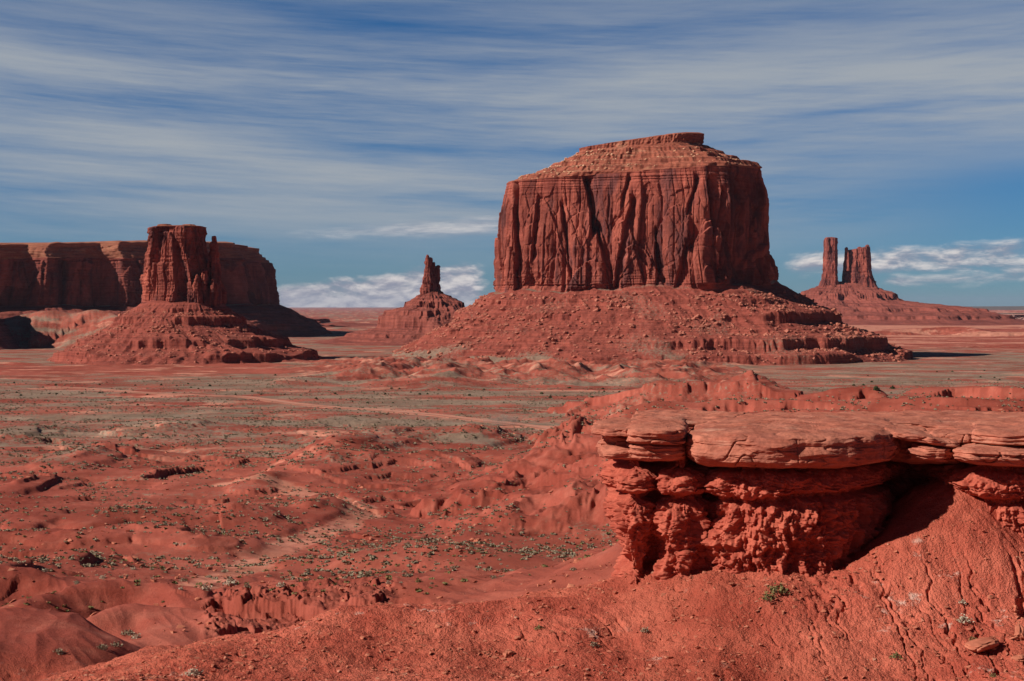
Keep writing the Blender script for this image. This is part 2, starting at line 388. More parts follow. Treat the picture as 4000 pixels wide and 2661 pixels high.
# broad hills: (px, py, half width px, half depth m, height m, start distance)
HILLS = [
    (1320, 1810, 330, 70, 11, 200), (1560, 1770, 260, 60, 8, 200), (1850, 1760, 300, 70, 10, 200), (2150, 1850, 300, 60, 10, 200), (1900, 1930, 260, 40, 5, 200),
    (1250, 2010, 260, 30, 5, 200), (1000, 1900, 160, 25, 3.5, 200), (620, 2050, 240, 26, 5, 200), (150, 2080, 230, 26, 5, 200), (560, 1990, 200, 24, 3, 200), (1620, 2180, 200, 20, 4.5, 180), (1850, 2080, 260, 30, 4, 180),
    (300, 2210, 200, 16, 3.5, 180), (60, 2260, 160, 14, 3.5, 180), (2300, 2050, 260, 40, 5, 200),
    (700, 1680, 260, 60, 4, 300), (350, 1800, 240, 50, 5, 300), (80, 1710, 230, 50, 5, 300), (100, 1900, 150, 30, 4, 300), (1450, 1560, 0, 1, 0, 300),
    (1130, 1500, 170, 60, 5, 300), (1750, 1490, 260, 110, 10, 300), (2150, 1470, 240, 110, 9, 300), (2450, 1480, 200, 90, 6, 300), (1450, 1470, 180, 120, 7, 300),
]
HL = []
for px, py, w, dpt, h, d0 in HILLS:
    x, y = ground_at_px(px, py, d0); HL.append((x, y, w/F*y*0.6, dpt, h))
ROAD_PX = [(200, 1513), (340, 1519), (520, 1532), (700, 1543), (850, 1548), (960, 1552), (1150, 1578), (1300, 1592), (1500, 1604), (1700, 1622), (1850, 1640), (1975, 1655), (2120, 1672), (2250, 1700), (2360, 1728), (2430, 1745)]
ROAD = np.array([ground_at_px(px, py, 300) for px, py in ROAD_PX])
def spline(pts, n):
    pts = np.asarray(pts, float); t = np.linspace(0, len(pts)-1, n); i = np.clip(t.astype(int), 0, len(pts)-2); f = (t-i)[:, None]
    p0 = pts[np.maximum(i-1, 0)]; p1 = pts[i]; p2 = pts[i+1]; p3 = pts[np.minimum(i+2, len(pts)-1)]
    return 0.5*(2*p1 + (p2-p0)*f + (2*p0-5*p1+4*p2-p3)*f**2 + (3*p1-p0-3*p2+p3)*f**3)
ROADS = spline(ROAD, 220)
def road_dist(X, Y):
    out = np.full(X.shape, 1e3, np.float32)
    m = (Y > 350) & (Y < 1500) & (np.abs(X) < 800)
    if not m.any(): return out
    x = X[m]; y = Y[m]; best = np.full(x.shape, 1e6, np.float32)
    for i in range(0, len(ROADS)-1, 2):
        a = ROADS[i]; c = ROADS[min(i+2, len(ROADS)-1)]; d = c-a; L = (d**2).sum()+1e-6
        t = np.clip(((x-a[0])*d[0]+(y-a[1])*d[1])/L, 0, 1)
        best = np.minimum(best, (x-a[0]-t*d[0])**2 + (y-a[1]-t*d[1])**2)
    out[m] = np.sqrt(best); return out

def bump_g(X, Y, cx, cy, sx, sy, rot=0.0):
    c, s = math.cos(rot), math.sin(rot); dx = X-cx; dy = Y-cy
    return np.exp(-((dx*c+dy*s)/sx)**2 - ((-dx*s+dy*c)/sy)**2)
def terr(z, step, sharp, phase=0.0):
    q = z/step + phase; f = q-np.floor(q)
    return (np.floor(q) + ss(f, 0.5-sharp, 0.5+sharp) - phase)*step

# ridge crests: list of (px, py, D), side slope, gully strength, is badland
RIDGES = [
    ([(3725, 1885, 99.8), (3680, 1930, 98.6), (3615, 1990, 97.5), (3540, 2065, 96.4), (3450, 2150, 95.2), (3350, 2240, 94)], .95, .04, 0),
    ([(40, 1238, 2480), (120, 1222, 2500), (200, 1212, 2500), (290, 1222, 2500), (360, 1208, 2500), (430, 1222, 2480), (490, 1262, 2400)], .36, 1.1, 0),
    ([(1990, 1652, 900), (2090, 1618, 910), (2210, 1582, 910), (2300, 1562, 905), (2400, 1543, 890), (2555, 1506, 870)], .40, 1.0, 1),
    ([(2562, 1493, 815), (2640, 1495, 812), (2750, 1494, 810), (2860, 1490, 806), (2950, 1492, 800), (3010, 1508, 795), (3062, 1528, 790)], .50, 1.3, 2),
    ([(2905, 1463, 812), (2932, 1447, 812), (2950, 1462, 812)], .60, .5, 0),
    ([(3060, 1545, 790), (3160, 1545, 780), (3270, 1520, 780), (3400, 1513, 775), (3440, 1545, 765)], .55, 1.6, 1),
    ([(3500, 1570, 740), (3600, 1528, 760), (3660, 1509, 770), (3760, 1512, 770), (3840, 1508, 760), (3930, 1507, 750), (4010, 1512, 740), (4400, 1508, 740)], .50, 1.5, 2),
    ([(2480, 1590, 640), (2560, 1572, 640), (2750, 1578, 640), (3000, 1560, 640), (3200, 1574, 630), (3400, 1566, 620), (3600, 1560, 610), (3800, 1568, 600), (4300, 1560, 600)], .42, 1.7, 1),
    ([(2520, 1640, 495), (2620, 1622, 500), (2900, 1618, 500), (3150, 1606, 500), (3400, 1618, 490), (3600, 1606, 490), (3850, 1612, 480), (4300, 1618, 480)], .34, 1.2, 1),
    ([(2700, 1650, 410), (3200, 1640, 400), (3600, 1655, 390), (4300, 1650, 390)], .34, 1.2, 1),
    ([(1120, 1835, 560), (1220, 1800, 565), (1320, 1762, 570), (1440, 1742, 575), (1560, 1762, 575), (1700, 1752, 580), (1800, 1760, 590), (1950, 1758, 590), (2150, 1768, 580), (2330, 1790, 570)], .155, .55, 0),
    ([(3250, 1308, 3300), (3400, 1297, 3400), (3560, 1284, 3500), (3760, 1277, 3500), (3900, 1298, 3300), (4300, 1290, 3300)], .16, 2.5, 0),
    ([(3600, 1370, 2300), (3800, 1352, 2400), (4000, 1345, 2400), (4300, 1350, 2400)], .14, 1.5, 0),
    ([(100, 2385, 178), (220, 2335, 184), (330, 2300, 188), (450, 2280, 190), (600, 2284, 190), (690, 2312, 186), (770, 2360, 180), (900, 2420, 172), (1000, 2452, 166)], .50, .25, 0),
    ([(400, 2420, 160), (500, 2378, 165), (600, 2372, 166), (700, 2395, 163), (800, 2440, 156)], .50, .3, 0),
    ([(620, 2395, 164), (690, 2450, 152), (760, 2520, 142)], .55, .3, 0),
    ([(-200, 2255, 235), (60, 2235, 240), (180, 2262, 238), (300, 2290, 232)], .35, .5, 0),
    ([(-300, 2080, 330), (0, 2070, 335), (150, 2062, 335), (330, 2078, 330), (480, 2058, 338), (560, 2048, 340), (640, 2062, 336), (760, 2090, 326)], .24, .6, 0),
    ([(380, 2010, 372), (450, 1985, 380), (560, 1992, 380), (700, 1998, 380), (850, 1985, 385), (900, 1975, 385)], .24, .5, 0),
    ([(1350, 2190, 285), (1550, 2150, 290), (1660, 2132, 292), (1760, 2140, 290), (1950, 2180, 280)], .20, .4, 0),
    ([(-300, 1415, 1700), (0, 1412, 1700), (150, 1418, 1690), (260, 1428, 1680)], .20, .8, 0),
]
RW = []
for pts, sl, gu, bad in RIDGES:
    w = np.array([P(*p) for p in pts]); RW.append((spline(w, len(w)*4), sl, gu, bad))
# scarps: hard beds standing as little walls that face the camera (px, py polyline, height m, start distance)
SCARPS = [([(800, 2400), (950, 2408), (1100, 2402), (1250, 2408), (1400, 2388), (1560, 2372)], 4.5, 150), ([(1500, 2352), (1700, 2345), (1800, 2340)], 1.6, 130), ([(130, 1738), (210, 1728), (260, 1745)], 4, 300), ([(230, 1752), (340, 1778), (480, 1785), (620, 1792)], 4.5, 300), ([(540, 1862), (620, 1850), (740, 1822), (800, 1815)], 5, 300), ([(0, 1850), (120, 1870), (210, 1880)], 3.5, 300),
          ([(380, 1700), (500, 1712), (620, 1728)], 3, 300), ([(660, 1962), (760, 1958), (880, 1962), (920, 1950)], 3.2, 250), ([(1200, 1950), (1330, 1968), (1470, 2005), (1560, 2010)], 2.5, 250), ([(1540, 1970), (1640, 2010), (1690, 2035)], 2.2, 250),
         
          ([(1700, 1830), (1850, 1862), (2000, 1880), (2150, 1890)], 3, 250), ([(1550, 1695), (1800, 1712), (2050, 1730), (2300, 1745)], 3.4, 250), ([(1880, 1930), (2100, 1950), (2350, 1940)], 2.6, 250), ([(1200, 1872), (1350, 1895), (1500, 1900), (1650, 1915)], 2.6, 250), ([(900, 1810), (1000, 1800), (1100, 1806)], 2.4, 250), ([(0, 2168), (200, 2172), (380, 2178), (520, 2205)], 2.0, 180), ([(1270, 2085), (1380, 2105), (1470, 2125)], 1.5, 180), ([(780, 2068), (900, 2074), (1000, 2070)], 1.2, 180), ([(2000, 2085), (2200, 2060), (2400, 2080)], 1.5, 180)]
WASH = spline(np.array([ground_at_px(px, py, 150) for px, py in ((560, 2365), (700, 2310), (850, 2255), (980, 2195), (1120, 2140), (1250, 2090), (1390, 2045), (1400, 1990), (1260, 1940), (1080, 1905), (880, 1890))]), 60)
SW = []
for pts, h, d0 in SCARPS:
    w = spline(np.array([ground_at_px(px, py, d0) for px, py in pts]), len(pts)*5); SW.append((w, h*.5))
def seg_dist(x, y, w):
    """distance to a polyline, position along it, and signed side (+ = far side)"""
    best = np.full(x.shape, 1e9, np.float32); al = best*0; sg = best*0
    for i in range(len(w)-1):
        a = w[i]; d = w[i+1][:2]-a[:2]; L = (d**2).sum()+1e-9
        t = np.clip(((x-a[0])*d[0]+(y-a[1])*d[1])/L, 0, 1); ex = x-a[0]-t*d[0]; ey = y-a[1]-t*d[1]; dd = ex*ex+ey*ey
        m = dd < best; best = np.where(m, dd, best); al = np.where(m, i+t, al); sg = np.where(m, np.sign(d[0]*ey-d[1]*ex), sg)
    return np.sqrt(best), al, sg

def gz(X, Y, fine=True, masks=False):
    X = np.asarray(X, np.float32); Y = np.asarray(Y, np.float32)
    th, r = polar(X, Y); z = base_z(th, r)
    px = 2000 + F*np.tan(np.clip(th, -1.2, 1.2))
    for x, y, sx, sy, h in HL:
        if h: z = z + h*bump_g(X, Y, x, y, sx, sy)
    # ridges and badlands
    z0 = z; isbad = np.zeros(X.shape, np.float32)
    rgn = .6*ridge(X/20+2+pn(X/50, Y/50, 3), Y/62, 1.0, 4, .55) + .4*ridge(X/24+2, Y/24, 1.0, 4, .5); wnx = 9*pn(X/35, Y/35, 5); wny = 9*pn(X/35, Y/35, 9)
    for w, sl, gu, bad in RW:
        zt = w[:, 2].max(); H = zt + 75; reach = H/sl*1.15
        m = (X > w[:, 0].min()-reach) & (X < w[:, 0].max()+reach) & (Y > w[:, 1].min()-reach) & (Y < w[:, 1].max()+reach)
        if not m.any(): continue
        x = X[m]; y = Y[m]; fx = np.minimum(1, 1.0)
        d, al, _ = seg_dist(x, y, w); cz = np.interp(al, np.arange(len(w)), w[:, 2])
        grow = ss(d, 2, 30)
        d2 = np.maximum(d + (wnx[m])*grow*.8, 0)
        if bad == 2:
            wd2 = 8 + 4*pn(al/4., .5, sl*30) + 1.2*pn(x/4, y/4, 2); d2 = d2*.5 + d*.5
            zz_ = cz - .05*d2 - 4.2*ss(d2, wd2, wd2+.9) - sl*np.maximum(d2-wd2, 0) + 1.2*pn(x/16, y/16, 5)*(d2 < wd2)
        else: zz_ = cz - sl*(np.sqrt(d2*d2+9)-3)
        zz_ = zz_ + (rgn[m]-.6)*(11 if bad else 6)*gu*grow*min(1, sl*3)*(ss(d2, 9, 16) if bad == 2 else 1)
        if bad == 1:
            zt2 = terr(zz_, 3.2, .14, .3); hb = ss(pn(x/50, y/50, 8), -.1, .2)*ss(zz_, cz-8, cz-4)
            zz_ = zz_*(1-hb) + zt2*hb
            zz_ = zz_ - 3.6*ss(d2+1.2*pn(x/4, y/4, 2), 5, 6.2)*ss(pn(al/5., .5, sl*30), .1, .3) + .5
        k = .8; a_ = z[m]; hmx = np.maximum(a_, zz_); z[m] = hmx + k*np.exp(-np.abs(a_-zz_)/k)*.5
        if bad: isbad[m] = np.maximum(isbad[m], ss(zz_-z0[m], -1.5, 1.5))
        elif sl > .15: isbad[m] = np.maximum(isbad[m], 1.0*ss(zz_-z0[m], -.5, 1.5))
    reg = ss(px, 2300, 2700)*ss(Y, 330, 360)*(1-ss(Y, 780, 800)); isbad = np.maximum(isbad, reg)
    isbad0 = isbad
    rd = road_dist(X, Y); rmask = ss(rd, 7, 30)
    # rolling relief and little scarps
    midw = ss(r, 120, 200)*(1-ss(r, 1400, 2600)*0.6)
    wxx = X + 20*pn(X/90, Y/90, 2)
    roll = fbm(wxx/120+.4*Y/120, Y/62, 0.5, 4, 0.45)
    amp = 4.6*ss(r, 150, 420)*(1-0.5*ss(r, 750, 1000))
    z = z + roll*amp*rmask*(1-isbad*0.8)*midw
    z = z + (ridge(X/30+3, Y/22, 4.0, 4, 0.5)-0.6)*1.5*ss(r, 150, 300)*(1-ss(r, 650, 1100)*0.5)*rmask*(1-isbad)
    hill = ss(r, 1150, 1400)*(1-ss(r, 1750, 2000))*ss(px, 1000, 1500)*(1-ss(px, 2700, 3000))
    z = z + hill*(ridge(X/55, Y/80, 2.2, 4, .5)-0.45)*16
    for w, h in SW:
        m = (X > w[:, 0].min()-40) & (X < w[:, 0].max()+40) & (Y > w[:, 1].min()-40) & (Y < w[:, 1].max()+40)
        if not m.any(): continue
        x = X[m]; y = Y[m]; d, al, sg = seg_dist(x, y, w); sd = d*sg + 1.6*pn(x/6, y/6, 3) + .7*pn(x/1.8, y/1.8, 3) + 4*pn(x/22, y/22, 8)
        n_al = len(w)-1; ends = ss(al, 0, n_al*.15)*(1-ss(al, n_al*.85, n_al))
        z[m] = z[m] + h*(ss(sd, -.5, .6)-.5)*np.exp(-(sd/(h*4.5))**2)*(ends*.9+.1*(d < 6))*np.exp(-(np.maximum(d-np.abs(sd)-12, 0)/8)**2)
    m = (Y > 170) & (Y < 620) & (X < 20); wd = np.full(X.shape, 1e3, np.float32)
    if m.any():
        wd_, al_, _ = seg_dist(X[m], Y[m], WASH); wd[m] = wd_ + 3*pn(X[m]/9, Y[m]/9, 4)
    wash = 1-ss(wd, 3, 9)
    # soft strata everywhere, crisp hard beds in places
    vw = ss(r, 150, 230)*(1-ss(r, 820, 980))*rmask*(1-.6*isbad)*(1-wash); z = z - .5*wash
    bz = z + .5*pn(X/30, Y/30, 6); z = z + (terr(bz, 2.6, .22, .2)-bz)*.55*vw
    bz = z + .6*pn(X/14, Y/14, 16); tm = ss(pn(X/85+4, Y/50, 7), .02, .18)*vw*(1-isbad)
    z = z + (terr(bz, 1.9, .07, .2)-bz)*.55*tm + tm*.12*pn(X/1.6, Y/1.6, 4)
    rv = ss(px, 760, 840)*(1-ss(px, 1450, 1600))*ss(r, 148, 156)*(1-ss(r, 196, 206))
    fl_ = -39.3 + (px-800)/600*1.7 + .4*pn(X/6, Y/6, 2); z = np.where((rv > 0) & (z < fl_), z*(1-rv) + (fl_ + (z-fl_)*.12)*rv, z)
    bz = z + 1.0*pn(X/3.2, Y/3.2, 21) + .5*pn(X/1.1, Y/1.1, 22) + .25*pn(X/.5, Y/.5, 23); z = z + (terr(bz, 1.7, .12, .3)-bz)*.8*rv
    # near hills: gentle ribs
    nh = ss(r, 104, 118)*(1-ss(r, 240, 300))
    z = z + nh*(pn(X/14, Y/14, 2)*1.2 + (ridge(X/9+Y/20, Y/30, 3, 3)-0.6)*0.9)
    # foreground slope: crumbly clods and rills running down towards the gully
    nw = 1-ss(r, 118, 135)
    if fine:
        m = (r < 140) & (r > 40)
        if m.any():
            x = X[m]; y = Y[m]; pxm = px[m]
            rt = ss(pxm, 3050, 3500)
            ac = x*0.86 + y*0.5; al = y*0.86 - x*0.5
            a1 = ac + 0.5*pn(x/2.2, y/2.2, 1); r1 = ridge(a1/2.3, al/11, 0, 3, 0.5)
            a2 = x + 0.75*pn(x/1.5, y/2.0, 4) + 0.25*pn(x/.4, y/.5, 4)
            r2 = 1-np.abs(pn(a2/1.5, y/26, 2))*2.6; r2b = 1-np.abs(pn(a2/0.62, y/10, 12))*2.6
            top = ss(y, 97, 90)*1.0 if False else 1.0
            fade = ss(z[m], -15.5, -18.5)
            rill = -(ss(r2, 0.78, 0.99)*0.55 + ss(r2b, 0.86, 1.0)*0.08)*rt*fade*ss(pn(x/3, y/9, 9), -.6, -.1) - ss(r1, 0.86, 0.98)*0.22*(1-rt*0.6)*ss(pn(x/5, y/9, 19), -.2, .3)
            cl = fbm(x/1.1, y/1.1, 3, 5, 0.6)*0.26 + fbm(x/7, y/7, 5, 3)*0.9
            v1, v2, _ = vor(x/0.42, y/0.42, 0.5)
            v3, v4, _ = vor(x/0.2, y/0.24, 2.5)
            cl = cl - np.minimum(v1, 0.7)*0.14*ss(pn(x/4, y/4, 77)+.3*pn(x/1.2, y/1.2, 7), -.1, .5) - np.minimum(v3, .7)*.025
            zz = z[m]; zz = zz + (rill + cl)*nw[m]; z[m] = zz
    m = r < 110
    if masks:
        sage = ss(r, 480, 760)*(1-isbad)*(0.50+0.75*fbm(X/160, Y/50, 3, 3))*(1-.45*hill)
        sage = sage*(1-ss(r, 2600, 5200)*0.3) + 0.35*ss(pn(X/40, Y/22, 13), 0.0, 0.5)*ss(r, 215, 300)*(1-isbad)
        sage = sage*ss(rd, 4, 9)*(1-.75*ss(r, 2200, 2700)*ss(px, 3000, 3300))*(1-.6*ss(r, 1400, 1550)*(1-ss(r, 1700, 1800))*(1-ss(px, 900, 1500)))
        pale = (.3+.4*ss(r, 500, 750))*ss(pn(X/60+9, Y/28, 21)+0.2*pn(X/9, Y/9, 2), 0.12, 0.42)*ss(r, 230, 500)*(1-isbad) + 0.9*(1-ss(rd, 5, 12))
        pale = pale + .62*wash; sage = sage*(1-wash)
        pale = pale + .75*ss(r, 2200, 2900)*ss(px, 3000, 3300)*ss(pn(X/400, Y/120, 1), -.25, .25)
        pale = pale + 0.30*(bump_g(X, Y, *ground_at_px(150, 2500), 26, 18)) + 0.4*ss(r, 3500, 5500)*ss(pn(X/900, Y/300, 1), -.2, .2)
        near = nw
        return z, np.stack([np.clip(sage, 0, 1), np.clip(pale, 0, 1), np.clip(near, 0, 1)], -1)
    return z
def build_ground():
    a = np.radians(np.concatenate([np.linspace(-180, -40, 40)[:-1], np.linspace(-40, -21.5, 60)[:-1], np.linspace(-21.5, 21.5, 1180)[:-1], np.linspace(21.5, 40, 60)[:-1], np.linspace(40, 180, 40)[:-1]]))
    ge = lambda a_, b_, n: np.exp(np.linspace(math.log(a_), math.log(b_), n+1))[:-1]
    rr = np.concatenate([ge(1.0, 60, 40), ge(60, 76, 40), ge(76, 112, 430), ge(112, 260, 330), ge(260, 1000, 520), ge(1000, 2200, 170), ge(2200, 3800, 130), ge(3800, 90000, 60), [90000]])
    R, T = np.meshgrid(rr, a, indexing='ij')
    X = R*np.sin(T); Y = R*np.cos(T)
    Z, mk = gz(X, Y, True, True)
    far = ss(R, 2600, 3500)
    Z = np.where(R > 2600, Z + far*(3.0*fbm(X/700, Y/500, 1, 3)), Z)
    me = grid_mesh('ground', X, Y, Z, wrap=True, flip=True, attrs={'mask': mk.reshape(-1, 3)})
    return link('ground', me, M['ground'], kind='structure')
build_ground()
def gz1(x, y): return float(gz(np.array([x], np.float32), np.array([y], np.float32))[0])

# ------------------------------------------------------------------ road
def build_road():
    c = ROADS; d = np.gradient(c, axis=0); d /= np.linalg.norm(d, axis=1)[:, None]; nrm = np.c_[-d[:, 1], d[:, 0]]
    wv = 3.0 + 1.8*pn(np.arange(len(c))/9., 0.5, 0)
    offs = np.linspace(-1, 1, 9)
    X = c[:, 0][:, None] + nrm[:, 0][:, None]*offs*wv[:, None]; Y = c[:, 1][:, None] + nrm[:, 1][:, None]*offs*wv[:, None]
    Z = gz(X, Y) + 0.25
    me = grid_mesh('road', X, Y, Z)
    link('road', me, M['road'], kind='structure')
build_road()

# ------------------------------------------------------------------ butte builder
def smooth_plan(pts, n=1400, rnd=0.02):
    pts = np.array(pts, float); q = np.vstack([pts, pts[:1]]); L = np.r_[0, np.cumsum(np.hypot(*(np.diff(q, axis=0).T)))]
    s = np.linspace(0, L[-1], n, endpoint=False); x = np.interp(s, L, q[:, 0]); y = np.interp(s, L, q[:, 1])
    k = int(n*rnd); w = np.hanning(2*k+3)[1:-1]; w /= w.sum()
    pad = lambda a: np.convolve(np.r_[a[-k:], a, a[:k]], w, 'valid')
    x, y = pad(x), pad(y)
    x = (x-x.min())/(x.max()-x.min())*2-1; y = (y-y.min())/(y.max()-y.min())*2-1
    return x, y
def body(plan, D, levels, rows):
    """levels: (xL,yL,xR,yR, half depth m, roundness 0..1, depth shift m). returns X,Y,Z,T,(plan)"""
    ux, uy = plan
    ang = np.arctan2(uy, ux); cx_, cy_ = np.cos(ang), np.sin(ang)
    L = []
    for lv in levels:
        xl, yl, xr, yr, hy, rd, sh = lv
        a = P(xl, yl, D); c = P(xr, yr, D); L.append(((a[0]+c[0])/2, (c[0]-a[0])/2, a[2], c[2], hy, rd, sh))
    L = np.array(L); t = []
    for i, n in enumerate(rows): t.append(np.linspace(i, i+1, n, endpoint=False))
    t = np.concatenate(t+[[len(levels)-1]])
    lv = np.stack([np.interp(t, np.arange(len(L)), L[:, k]) for k in range(7)], 1)
    g = lambda k: lv[:, k][:, None]
    rd = g(5); sx = ux*(1-rd)+cx_*rd; sy = uy*(1-rd)+cy_*rd
    X = g(0)+g(1)*sx; Y = D+g(6)+g(4)*sy; Z = g(2)+(g(3)-g(2))*(sx+1)/2
    return X, Y, Z, t
def normals(X, Y, ref):
    """outward plan normals and arc length from reference row"""
    dx = np.roll(X[ref], -1)-np.roll(X[ref], 1); dy = np.roll(Y[ref], -1)-np.roll(Y[ref], 1); l = np.hypot(dx, dy)+1e-9
    s = np.r_[0, np.cumsum(np.hypot(np.diff(X[ref]), np.diff(Y[ref])))]
    return dy/l, -dx/l, s
def flutes(s, z, widths=(64, 30, 14, 7), kk=0.26, seed=0):
    """broken slabs and pillars of a sandstone wall; s,z 2-D arrays in metres"""
    out = 0
    for i, w in enumerate(widths):
        k = kk[i] if isinstance(kk, tuple) else kk
        sw = s + 1.1*w*pn(s/(w*3.1), 0.4, seed+i) + 0.08*w*pn(s/(w*1.3), z/(w*2.2), seed+i) + 0.012*z*pn(s/(w*5), 0.1, seed)*2
        zone = 1.0 if i == 0 else 0.25 + 1.1*ss(pn(s/(w*4.3), z/(w*5.5), seed+3*i), -0.35, 0.45)
        q = sw/w + 0.37*i; c = np.floor(q).astype(np.int64); f = q-c
        def off(cc):
            zc = np.floor(z/(w*2.4) + 6*h01(cc, seed+i*7)).astype(np.int64)
            zf = z/(w*2.4) + 6*h01(cc, seed+i*7) - zc
            a = h01(cc, seed+i*13, zc.astype(np.int32)); a2 = h01(cc, seed+i*13, (zc+1).astype(np.int32))
            return (a + (a2-a)*ss(zf, 0.82, 1.0) - 0.5)*2
        a = off(c); n2 = off(c+1)
        out = out + (a + (n2-a)*ss(f, 0.90, 1.0))*w*k*0.5*zone
        cr = h01(c, 91+i) > 0.45
        out = out - cr*np.exp(-((f-0.93)/0.06)**2)*w*0.15*zone
        # each slab bulges
        out = out + (4*f*(1-f)-0.6)*w*0.035
    return out
def facets(s, z, w, k=.12, seed=0):
    """fracture faces: polygonal panels standing a little in or out"""
    out = 0
    for i, (a, b_) in enumerate(((1.7, 4.2), (.7, 1.7), (.28, .62))):
        f1, f2, h = vor(s/(w*a)+seed+.12*pn(s/w/a, z/w/b_, seed), z/(w*b_)+i*7.1, .5)
        out = out + (h-.5)*w*a*k*2 - (f2-f1 < .06)*w*a*k*.18
    return out
def panel_tone(s, z, w):
    _, _, h = vor(s/w + .35*pn(s/w, z/w/2, 3), z/(w*2.6), 3.5); _, _, h2 = vor(s/(w*.4), z/(w*1.1), 8.5)
    return np.clip(.65*h + .35*h2, 0, 1)
def slabs(s, z, zb, zt, ws=(80, 46, 26, 14), k=.13, seed=0):
    out = 0
    for i, w in enumerate(ws):
        q = (s + 1.2*w*pn(s/(w*2.7), .3, seed+i) + (z-zb)*.04*pn(s/(w*2), .8, seed+i))/w + .41*i; c = np.floor(q).astype(np.int64); f = q-c
        for dc in (0,):
            h = h01(c, seed+5*i); top = zb + (zt-zb)*(.22 + .8*h01(c, seed+5*i+1)); th = w*k*(.4+h01(c, seed+5*i+2))
            lean = (h01(c, seed+5*i+3)-.5)
            arch = top - (np.abs(f-.5-lean*.5)*2)**2*w*1.1 + 2.0*pn(s/7, z/7, seed)
            m = (h > .30)*ss(arch-z, -.6, 1.0)*ss(f, .0, .05)*(1-ss(f, .93, 1.0))
            out = out + th*m*(.8+.4*np.clip((arch-z)/w, 0, 1))
    return out
def shelf(z, zc, h, w, m):
    """hard bed: raises what is above zc and lowers what is below, times mask m"""
    return m*h*(ss(z, zc-0.05*w, zc+0.05*w)-0.5)*np.exp(-((z-zc)/w)**2)
def split_parts(root, X, Y, Z, T, parts, mk, origin):
    for name, a, bb, mat in parts:
        i = np.where((T >= a-1e-6) & (T <= bb+1e-6))[0]
        if bb < T[-1]: pass
        me = grid_mesh(name, X[i], Y[i], Z[i], wrap=True, attrs={'mask': mk[i].reshape(-1, 1).repeat(3, 1)}, origin=origin)
        link(name, me, mat, root)

SCATTER = {}   # talus surfaces for boulders

